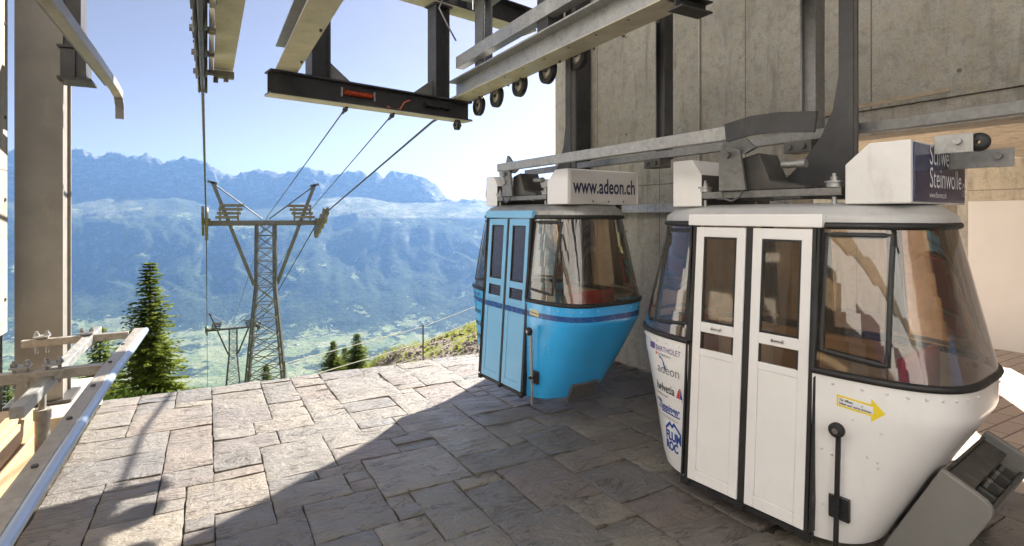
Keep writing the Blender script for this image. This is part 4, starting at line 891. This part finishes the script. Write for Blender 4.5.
    if white:
        lc = None
        for k_, (xa, xb) in enumerate(((-0.31, -0.27), (0.50, 0.54))):
            mb = MB(); vs = [PT(xa, s_, h_) for s_, h_ in prof_]+[PT(xb, s_, h_) for s_, h_ in prof_]; k = len(prof_)
            mb.add(vs, [tuple(range(k)), tuple(reversed(range(k, 2*k)))]+[(i, (i+1) % k, k+(i+1) % k, k+i) for i in range(k)])
            if lc is None:
                lc = thing('luggage_carrier', 'x', 'x'); del lc['label']; del lc['category']; lc.parent = t
            mb.build('side_cheek', M['grey_plastic'], lc, 0.008)
        mb = MB(); mb.hexa([PT(x_, s_, h_) for s_ in (0.03, Ln) for h_ in (0.005, 0.02) for x_ in (-0.269, 0.499)]); mb.hexa([PT(x_, s_, h_) for s_ in (0.09, Ln) for h_ in (D-0.03, D-0.012) for x_ in (-0.269, 0.499)]); mb.hexa([PT(x_, s_, h_) for s_ in (0.05, 0.075) for h_ in (0.022, 0.135) for x_ in (-0.269, 0.499)])
        mb.build('pocket_wall', M['dark_plastic'], lc, 0.004)
        mb = MB()
        for x_ in (-0.05, 0.10, 0.25, 0.38): mb.hexa([PT(xx, s_, h_) for s_ in (0.078, Ln) for h_ in (0.137, D-0.031) for xx in (x_, x_+0.02)])
        mb.build('divider', M['dark_plastic'], lc, 0.004)
        for x_ in (0.0, 0.15, 0.30):
            mb = MB(); mb.hexa([PT(xx, s_, h_) for s_ in (0.045, 0.08) for h_ in (0.150, 0.165) for xx in (x_, x_+0.05)])
            mb.build('clip', M['galv_dark'], lc)
    else:
        mb = MB(); mb.hexa([PT(x_, s_, h_) for s_ in (0.40, Ln+0.0) for h_ in (-0.02, 0.01) for x_ in (-0.28, 0.06)]); mb.build('foot_plate', M['galv_dark'], t, 0.004)
    if white:
        for (u_, y0, y1, z0, z1, m_) in ((-0.10, -0.815, -0.98, 2.20, 2.30, 'galv'), (0.16, -0.815, -1.09, 2.13, 2.23, 'galv_dark')):
            mb = MB(); mb.box(u_, u_+0.012, min(y0, y1), max(y0, y1), z0, z1); mb.cyl((u_-0.03, y1+0.06, (z0+z1)/2+0.01), (u_, y1+0.06, (z0+z1)/2+0.01), 0.018, 12); ar = mb.build('coupling_arm', M[m_], t, 0.002)
            mb = MB(); mb.lathe((u_+0.02, y1+(-0.015 if u_ < 0.1 else 0.07), z0+0.05), (1, 0, 0), [(0, 0.01), (0, 0.045), (0.02, 0.05), (0.04, 0.045), (0.04, 0.01)], 20); mb.build('roller', M['rubber'], ar)
    # stickers on the door side of the far end
    def on_hull(y0, z0, tilt=0.0, d=0.003):
        def f(a, b):
            y, z = y0+0.03-a, z0+b-a*tilt; return Vector((hull_x(y, z)-d, y, z))
        return f
    def quad(mb, y0, z0, w_, h_, mi=0, d=0.0025, tilt=0.0):
        nn = 6; f = on_hull(y0, z0, tilt, d); vs = [f(w_*i/nn, 0) for i in range(nn+1)]+[f(w_*i/nn, h_) for i in range(nn+1)]
        mb.add(vs, [(i, i+1, nn+2+i, nn+1+i) for i in range(nn)], mi)
    sx_ = 1.0
    mats = [M['ink_violet'], M['ink_grey'], M['ink_black'], M['ink_blue'], M['ink_red'], M['ink_orange'], M['ink_white'], M['ink_navy']]
    if not white: mats = [M['ink_navy'], M['ink_navy'], M['ink_navy'], M['ink_navy'], M['ink_navy'], M['ink_navy'], M['ink_white'], M['ink_navy']]
    mb = MB(); quad(mb, 0.765, 0.895 if white else 0.935, 0.065, 0.045, 0); zz = 0.915 if white else 0.955
    write(mb, 'BARTHOLET', 0.055, on_hull(0.69, zz-0.02), mi=0, fit=0.255); quad(mb, 0.69, zz-0.052, 0.02, 0.02, 5); write(mb, 'Seilbahnen', 0.028, on_hull(0.66, zz-0.05), mi=1, fit=0.13); mb.build('sponsor_sticker', mats, t)
    mb = MB(); write(mb, 'adeon', 0.095, on_hull(0.67, 0.745), mi=1, fit=0.225)
    arc = [(0.02+0.075*k/10, 0.09*(1-(k/10)**2.2)) for k in range(11)]; f = on_hull(0.665, 0.735)
    mb.add([f(a, b+0.035) for a, b in arc]+[f(a-0.008-0.006*math.sin(k), b+0.027) for k, (a, b) in enumerate(arc)], [(i, i+1, 12+i, 11+i) for i in range(10)], 3); mb.build('sponsor_sticker', mats, t)
    mb = MB(); write(mb, 'helvetia', 0.085, on_hull(0.69, 0.615), mi=2, bold=0.001, fit=0.20); f = on_hull(0.475, 0.61)
    mb.add([f(0, 0), f(0.035, 0), f(0.035, 0.075), f(0.02, 0.055)], [(0, 1, 2, 3)], 4); mb.add([f(0.037, 0), f(0.06, 0), f(0.04, 0.075)], [(0, 1, 2)], 3)
    write(mb, 'Versicherungen', 0.026, on_hull(0.69, 0.58), mi=1, fit=0.13); mb.build('sponsor_sticker', mats, t)
    mb = MB(); write(mb, 'Zuppinger', 0.075, on_hull(0.68, 0.485), shear=0.35, bold=0.0015, mi=3, fit=0.24); quad(mb, 0.70, 0.535, 0.06, 0.012, 7); quad(mb, 0.64, 0.468, 0.20, 0.010, 3)
    write(mb, 'Wir machen Metall in Form', 0.022, on_hull(0.69, 0.435), mi=1, fit=0.23); mb.build('sponsor_sticker', mats, t)
    if white:
        mb = MB(); quad(mb, 0.60, 0.21, 0.175, 0.215, 6, 0.002); write(mb, 'FLUM', 0.085, on_hull(0.595, 0.292, 0, 0.0035), bold=0.004, mi=3, fit=0.165); write(mb, 'ROC', 0.085, on_hull(0.595, 0.222, 0, 0.0035), bold=0.004, mi=3, fit=0.135)
        rf = [(0.0, 0.0), (0.05, 0.05), (0.075, 0.03), (0.095, 0.055), (0.165, -0.005), (0.165, -0.025), (0.097, 0.03), (0.075, 0.005), (0.05, 0.025), (0.0, -0.025)]; f = on_hull(0.595, 0.372, 0, 0.0035)
        mb.add([f(a, b) for a, b in rf[0:2]]+[f(a, b) for a, b in rf[8:10]], [(0, 1, 2, 3)], 3); mb.add([f(*rf[1]), f(*rf[2]), f(*rf[7]), f(*rf[8])], [(0, 1, 2, 3)], 3); mb.add([f(*rf[2]), f(*rf[3]), f(*rf[6]), f(*rf[7])], [(0, 1, 2, 3)], 3); mb.add([f(*rf[3]), f(*rf[4]), f(*rf[5]), f(*rf[6])], [(0, 1, 2, 3)], 3)
        mb.build('sponsor_sticker', mats, t)
    else:
        mb = MB(); quad(mb, 0.58, 0.22, 0.11, 0.16, 6, 0.002); write(mb, 'FLUM', 0.055, on_hull(0.575, 0.29, 0, 0.0035), bold=0.003, mi=0, fit=0.10); write(mb, 'ROC', 0.055, on_hull(0.575, 0.235, 0, 0.0035), bold=0.003, mi=0, fit=0.08); mb.build('sponsor_sticker', mats, t)
    # yellow arrow
    f = on_hull(-0.555, 0.855, 0.10)
    def strip(mb, y0, x1, z0, z1, mi, d):
        nn = 5; g = on_hull(-0.555, 0.855, 0.10, d); vs = [g(y0+(x1-y0)*i/nn, z0) for i in range(nn+1)]+[g(y0+(x1-y0)*i/nn, z1) for i in range(nn+1)]; mb.add(vs, [(i, i+1, nn+2+i, nn+1+i) for i in range(nn)], mi)
    if not white:
        mb = MB(); strip(mb, -0.06, 0.07, 0.03, 0.085, 0, 0.002); strip(mb, -0.05, 0.06, 0.05, 0.062, 1, 0.003); mb.build('notice_sticker', [simple('pale_yellow', (0.70, 0.66, 0.35), 0.4), M['ink_grey']], t)
        return t
    mb = MB(); strip(mb, 0, 0.155, 0.0, 0.06, 0, 0.002); g = on_hull(-0.555, 0.855, 0.10, 0.002); mb.add([g(0.155, -0.03), g(0.155, 0.09), g(0.215, 0.03)], [(0, 2, 1)], 0)
    strip(mb, 0.008, 0.165, 0.010, 0.05, 1, 0.003); g2 = on_hull(-0.555, 0.855, 0.10, 0.004)
    write(mb, 'Tür öffnen:', 0.018, lambda a, b: g2(0.012+a, 0.032+b), mi=2, bold=0.0005, fit=0.065); write(mb, 'Hebel nach rechts drücken', 0.016, lambda a, b: g2(0.012+a, 0.014+b), mi=2, bold=0.0005, fit=0.145); mb.build('arrow_sticker', [M['yellow'], M['ink_white'], M['ink_black']], t)
    return t
make_cabin('gondola_cabin', 'white gondola cabin with sponsor stickers and yellow arrow, nearest the viewer', (3.437, 2.222, 0.0), R(6.9), 'white')
make_cabin('gondola_cabin', 'blue gondola cabin with www.adeon.ch sign at the terrace edge', (3.212, 4.842, 0.04), R(3.9), 'blue')

# ------------------------------------------------------------------ pylons and ropes
def lattice(mb, cx_, cy_, z0, z1, w0, w1, levels, r=0.035, br=0.018):
    cs = ((-1, -1), (1, -1), (1, 1), (-1, 1))
    def pt(c, f): w_ = (w0+(w1-w0)*f)/2; return Vector((cx_+c[0]*w_, cy_+c[1]*w_, z0+(z1-z0)*f))
    for c in cs: mb.beam(pt(c, 0), pt(c, 1), r*2, r*2)
    for l in range(levels):
        f0, f1 = l/levels, (l+1)/levels
        for a, b in zip(cs, cs[1:]+cs[:1]):
            mb.beam(pt(a, f0), pt(b, f1), br*2, br*2); mb.beam(pt(b, f0), pt(a, f1), br*2, br*2); mb.beam(pt(a, f1), pt(b, f1), br*2, br*2)
def pylon(name, lab, X, Y, zc, half, zbase, s):
    t = thing(name, lab, 'pylon', (X, Y, 0), 0, 'lattice pylons carrying the ropes')
    mb = MB(); lattice(mb, 0, 0, zc-2.0*s, zc, 0.54*s, 0.52*s, 5, 0.03*s, 0.011*s); lattice(mb, 0, 0, zbase, zc-2.0*s, 0.54*s+(zc-2*s-zbase)*0.17, 0.54*s, max(4, int((zc-zbase)/(0.7*s))), 0.033*s, 0.0125*s); mb.build('lattice_mast', M['tower_steel'], t)
    mb = MB(); mb.beam((-half, 0, zc), (half, 0, zc), 0.2*s, 0.16*s); mb.beam((-half*.7, -.25*s, zc+0.02), (half*.7, -.25*s, zc+0.02), 0.08*s, 0.1*s); mb.build('cross_arm', M['tower_steel'], t)
    for e in (-1, 1):
        mb = MB(); mb.beam((e*0.33*s, 0, zc-1.95*s), (e*(half-0.15*s), 0, zc+1.25*s), 0.10*s, 0.10*s); mb.build('slanted_strut', M['tower_steel'], t)
        mb = MB(); mb.tube([(e*(half-0.15*s), 0, zc+1.22*s), (e*0.1*s, 0, zc+0.12*s)], 0.022*s, 6); mb.beam((e*(half-0.28*s), 0, zc+1.2*s), (e*(half-0.02*s), 0, zc+1.27*s), .1*s, .07*s); mb.build('tie_rod', M['tower_steel'], t)
        sa = MB()
        for k in range(4): sa.lathe((e*(half+0.02)-0.03*s, (-0.75+0.5*k)*s, zc+0.22*s-0.17*s*k), (1, 0, 0), [(0, 0.03*s), (0, 0.25*s), (0.09*s, 0.25*s), (0.09*s, 0.03*s)], 16)
        sa.beam((e*(half+0.10), -0.95*s, zc+0.40*s), (e*(half+0.10), 0.95*s, zc-0.30*s), 0.07*s, 0.22*s); sa.box(e*(half+0.02)-0.12*s, e*(half+0.02)+0.12*s, -0.25*s, 0.25*s, zc-0.05*s, zc+0.15*s); sa.build('sheave_battery', M['yellow_steel'], t)
        pf = MB()
        for k in range(4): pf.box(*sorted((e*(half-(0.22+0.04*k)*s), e*(half-(0.85+0.05*k)*s))), (-0.50+0.09*k)*s, (-0.42+0.09*k)*s, zc+(0.14+0.12*k)*s, zc+(0.225+0.12*k)*s)
        for x_ in (0.32, 0.8): pf.box(*sorted((e*(half-x_*s), e*(half-(x_+0.05)*s))), -0.44*s, -0.38*s, zc+0.05*s, zc+0.58*s)
        pf.build('service_platform', M['yellow_steel'], t)
    return t
PX, PY, PZ = 1.60, 18.6, 1.62
pylon('lattice_pylon', 'tall grey lattice pylon with Y shaped head close to the terrace', PX, PY, PZ, 1.62, ground(PX, PY)-1, 1.0)
P2X, P2Y = 1.7, 46.0; P2Z = -6.75
pylon('lattice_pylon', 'small distant lattice pylon farther down the slope', P2X, P2Y, P2Z, 1.72, ground(P2X, P2Y)-2, 1.0)
def rope(name, pts, r, lab, group=None, sag=0.0, m='wire'):
    out = []
    for a, b in zip(pts, pts[1:]):
        a, b = Vector(a), Vector(b)
        for k in range(12): f = k/12; out.append(a.lerp(b, f)-Vector((0, 0, sag*4*f*(1-f))))
    out.append(Vector(pts[-1])); o = MB().tube(out, r, 8).build(name, M[m]); tag(o, lab, 'rope', group); return o
rope('haul_rope', [(-0.045, 1.5, 3.45), (-0.045, 6.9, 3.22), (-0.03, PY, 1.60), (-0.03, P2Y, -6.75), (0.2, 150, -66)], 0.017, 'left steel haul rope dropping from the sheave train past both pylons', 'haul ropes', 0.06)
rope('haul_rope', [(3.25, 2.0, 3.52), (3.25, 6.7, 3.50), (3.25, 8.4, 3.42), (3.24, PY, 1.78), (3.42, P2Y, -6.75), (3.5, 150, -66)], 0.020, 'right steel haul rope leaving below the cross beam', 'haul ropes', 0.0)
rope('signal_wire', [onC1(0.92, 0, 3.2), (PX+0.05, PY, PZ+0.2), (P2X, P2Y, P2Z+0.3)], 0.009, 'thin stay wire nearest the orange spring', 'thin wires to the pylon')
rope('signal_wire', [onC1(1.55, 0, 3.2), (2.85, PY, PZ+0.3), (P2X+1, P2Y, P2Z+0.3)], 0.009, 'thin stay wire between the other stay wire and the right rope', 'thin wires to the pylon')
for s, lab in ((0.92, 'small turnbuckle at the top of the left stay wire'), (1.55, 'small turnbuckle at the top of the right stay wire')):
    a = onC1(s, 0, 3.19); b = Vector((PX+0.05 if s < 1.3 else 2.85, PY, PZ+0.25)); d = (b-a).normalized()
    mb = MB(); mb.cyl(a+d*0.05, a+d*0.30, 0.018, 10); mb.cyl(a+d*0.12, a+d*0.16, 0.032, 8); o = mb.build('turnbuckle', M['char_steel']); tag(o, lab, 'turnbuckle', 'turnbuckles under the cross beam')

# ------------------------------------------------------------------ trees
def spruce(lab, X, Y, ztop, r_h, seed, group='spruces beyond the terrace', zb=None, dens=1.0, name='spruce_tree'):
    rnd = random.Random(seed); zb = ground(X, Y)-0.3 if zb is None else zb; H = ztop-zb
    t = thing(name, lab, 'tree', (X, Y, zb), rnd.random()*6, group)
    MB().cyl((0, 0, 0), (0, 0, H*0.97), 0.03*H**0.5+0.05, 10, r1=0.012).build('trunk', M['bark'], t)
    mb = MB(); z = 0.08*H; 
    while z < H*0.985:
        f = 1-z/H; rad = H*r_h*(f**0.95)*(1-0.15*math.sin(z*5))+0.05; nb = max(4, int((5+9*f)*dens))
        a0 = rnd.random()*6
        for k in range(nb):
            a = a0+2*PI*k/nb+rnd.uniform(-.25, .25); L = rad*rnd.choice((rnd.uniform(0.35, 0.7), rnd.uniform(0.7, 1.12), rnd.uniform(0.75, 1.1)))
            lift = rnd.uniform(-0.05, 0.12)+0.30*(1-f)**2; steps = max(3, int(L/0.11))
            dirv = Vector((math.cos(a), math.sin(a), 0)); sdv = Vector((-math.sin(a), math.cos(a), 0)); shade = rnd.random()
            for s_ in range(steps):
                g = (s_+0.6)/steps; droop = lift*g-0.32*g*g+0.16*g**4
                c = dirv*(L*g)+Vector((0, 0, z+droop*L))
                for side in (-1, 1, 0):
                    ln = (0.12+0.30*(1-g)*min(1, L))*rnd.uniform(0.6, 1.2); wd = 0.035+0.02*rnd.random()
                    d2 = (dirv*rnd.uniform(0.6, 1.0)+sdv*side*rnd.uniform(0.5, 1.0)+Vector((0, 0, rnd.uniform(-0.45, 0.12)))).normalized()
                    p2 = c+d2*ln; wv = d2.cross(Vector((rnd.uniform(-.4, .4), rnd.uniform(-.4, .4), 1))).normalized()*wd
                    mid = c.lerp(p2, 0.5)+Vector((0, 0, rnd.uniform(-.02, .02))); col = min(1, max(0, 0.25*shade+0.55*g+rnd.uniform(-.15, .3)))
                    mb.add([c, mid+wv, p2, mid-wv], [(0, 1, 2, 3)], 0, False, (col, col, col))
        z += (0.10+0.12*f)*min(1.0, H/7)
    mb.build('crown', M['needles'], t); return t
def at_cam(px, d): return c2w((px-512)/536*d, d)
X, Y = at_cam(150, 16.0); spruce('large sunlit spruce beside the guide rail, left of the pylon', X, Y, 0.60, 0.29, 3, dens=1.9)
X, Y = at_cam(100, 18.5); spruce('shorter spruce half hidden behind the guide rail, left of the large spruce', X, Y, -1.9, 0.42, 4)
X, Y = at_cam(357, 38); spruce('taller of the small spruces standing in the valley right of the pylon', X, Y, 1.87-117/536*38, 0.50, 5, dens=1.7)
X, Y = at_cam(333, 39); spruce('slim small spruce on the left of the little group right of the pylon', X, Y, 1.87-125/536*39, 0.50, 6, dens=1.7)
X, Y = at_cam(345, 44); spruce('faint small spruce between the two others right of the pylon', X, Y, 1.87-131/536*44, 0.40, 9, dens=1.5)
X, Y = at_cam(266, 36); spruce('small spruce standing behind the foot of the near pylon', X, Y, 1.87-148/536*36, 0.45, 8, dens=1.5)
X, Y = at_cam(8, 24); spruce('spruce top at the far left behind the timber', X, Y, 1.87-158/536*24, 0.36, 10)
# broadleaf bush below the terrace
rnd = random.Random(11)
for (px, d, zt, rr, lab) in ((118, 13.5, -2.55, 1.25, 'leafy bush below the guide rail end'), (172, 14.0, -3.0, 0.9, 'leafy bush at the right foot of the large spruce')):
    X, Y = at_cam(px, d); zg_ = ground(X, Y); t = thing('bush', lab, 'bush', (X, Y, zg_), 0, 'bushes below the terrace'); Hh = zt-zg_
    mb = MB()
    for k in range(6): mb.tube([(0, 0, 0), (rnd.uniform(-.3, .3), rnd.uniform(-.3, .3), Hh*0.4), (rnd.uniform(-.8, .8)*rr, rnd.uniform(-.8, .8)*rr, Hh*rnd.uniform(.6, .9))], [0.05, 0.03, 0.012], 6)
    mb.build('stems', M['bark'], t); mb = MB()
    for k in range(2600):
        a, e_ = rnd.uniform(0, 2*PI), rnd.uniform(-0.6, 1.0); q = rnd.random()**0.4
        lump = 1+0.35*noise.noise((math.cos(a)*2, math.sin(a)*2, e_*2+px))
        c = Vector((math.cos(a)*math.sqrt(max(0, 1-e_*e_))*rr*q*lump, math.sin(a)*math.sqrt(max(0, 1-e_*e_))*rr*q*lump, Hh*0.55+e_*Hh*0.45*q*lump))
        n1 = Vector((rnd.gauss(0, 1), rnd.gauss(0, 1), rnd.gauss(0, 1))).normalized(); n2 = n1.orthogonal().normalized(); s_ = rnd.uniform(0.04, 0.09); v_ = rnd.random()
        mb.add([c-n1*s_, c+n2*s_*.5, c+n1*s_, c-n2*s_*.5], [(0, 1, 2, 3)], 0, False, (v_, v_, v_))
    mb.build('foliage', M['leaves'], t)
# grass on the bank
mb = MB(); rnd = random.Random(5)
for k in range(9000):
    X, Y = rnd.uniform(2.2, 9.5), rnd.uniform(7.3, 15.0)
    dn = noise.noise((X*0.8, Y*0.8, 7)); keep = (Y > 13.2 and rnd.random() < 0.6) or (X < 4.3 and Y > 8.5) or (Y < 8.3)
    if not keep and dn < 0.42: continue
    z = ground(X, Y); h = rnd.uniform(0.04, 0.13); a = rnd.uniform(0, 6.3); d = Vector((math.cos(a), math.sin(a), 0)); b = Vector((X, Y, z-0.02)); l = Vector((rnd.gauss(0, .05), rnd.gauss(0, .05), h)); v_ = rnd.random()
    mb.add([b-d*0.012, b+d*0.012, b+l*0.6+d*0.006, b+l*1.0+Vector((rnd.gauss(0, .03), rnd.gauss(0, .03), 0)), b+l*0.6-d*0.006], [(0, 1, 2, 3, 4)], 0, False, (v_, v_, v_))
o = mb.build('grass', M['grass']); o['kind'] = 'stuff'; o['label'] = 'yellow green grass on the gravel bank'; o['category'] = 'grass'
# stones of the bank
mb = MB(); rnd = random.Random(6)
for k in range(2600):
    X, Y = rnd.uniform(3.2, 10), rnd.uniform(9.0, 13.2); z = ground(X, Y); s_ = rnd.uniform(0.01, 0.035); M3 = Matrix.Rotation(rnd.random()*6, 3, Vector((rnd.random(), rnd.random(), 1)).normalized())
    pts = [Vector((x_, y_, z_)) for z_ in (-1, 1) for y_ in (-1, 1) for x_ in (-1, 1)]; pts = [M3 @ Vector((p.x*s_*rnd.uniform(.7, 1.3), p.y*s_*rnd.uniform(.6, 1.1), p.z*s_*rnd.uniform(.5, .8)))+Vector((X, Y, z)) for p in pts]; mb.hexa(pts)
o = mb.build('gravel', simple('bank_gravel', (0.20, 0.175, 0.15), 0.9, var=0.5, scale=3, bmp=0.3)); o['kind'] = 'stuff'; o['label'] = 'loose grey gravel covering the bank'; o['category'] = 'gravel'
# pasture fence
fp = [(1.2, 10.4), (4.19, 11.4), (7.4, 12.6), (10.6, 13.8)]
t = thing('pasture_fence', 'white tape pasture fence on the bank beside the blue cabin', 'fence')
tops = []
for (x, y) in fp:
    z = ground(x, y); MB().cyl((x, y, z-0.2), (x, y, z+0.95), 0.017, 8).build('post', M['dark_steel'], t); tops.append((x, y, z))
for h in (0.90, 0.55, 0.25):
    mb = MB()
    for a, b in zip(tops, tops[1:]): mb.beam((a[0], a[1], a[2]+h), (b[0], b[1], b[2]+h), 0.006, 0.014)
    mb.build('tape', M['tape'], t)
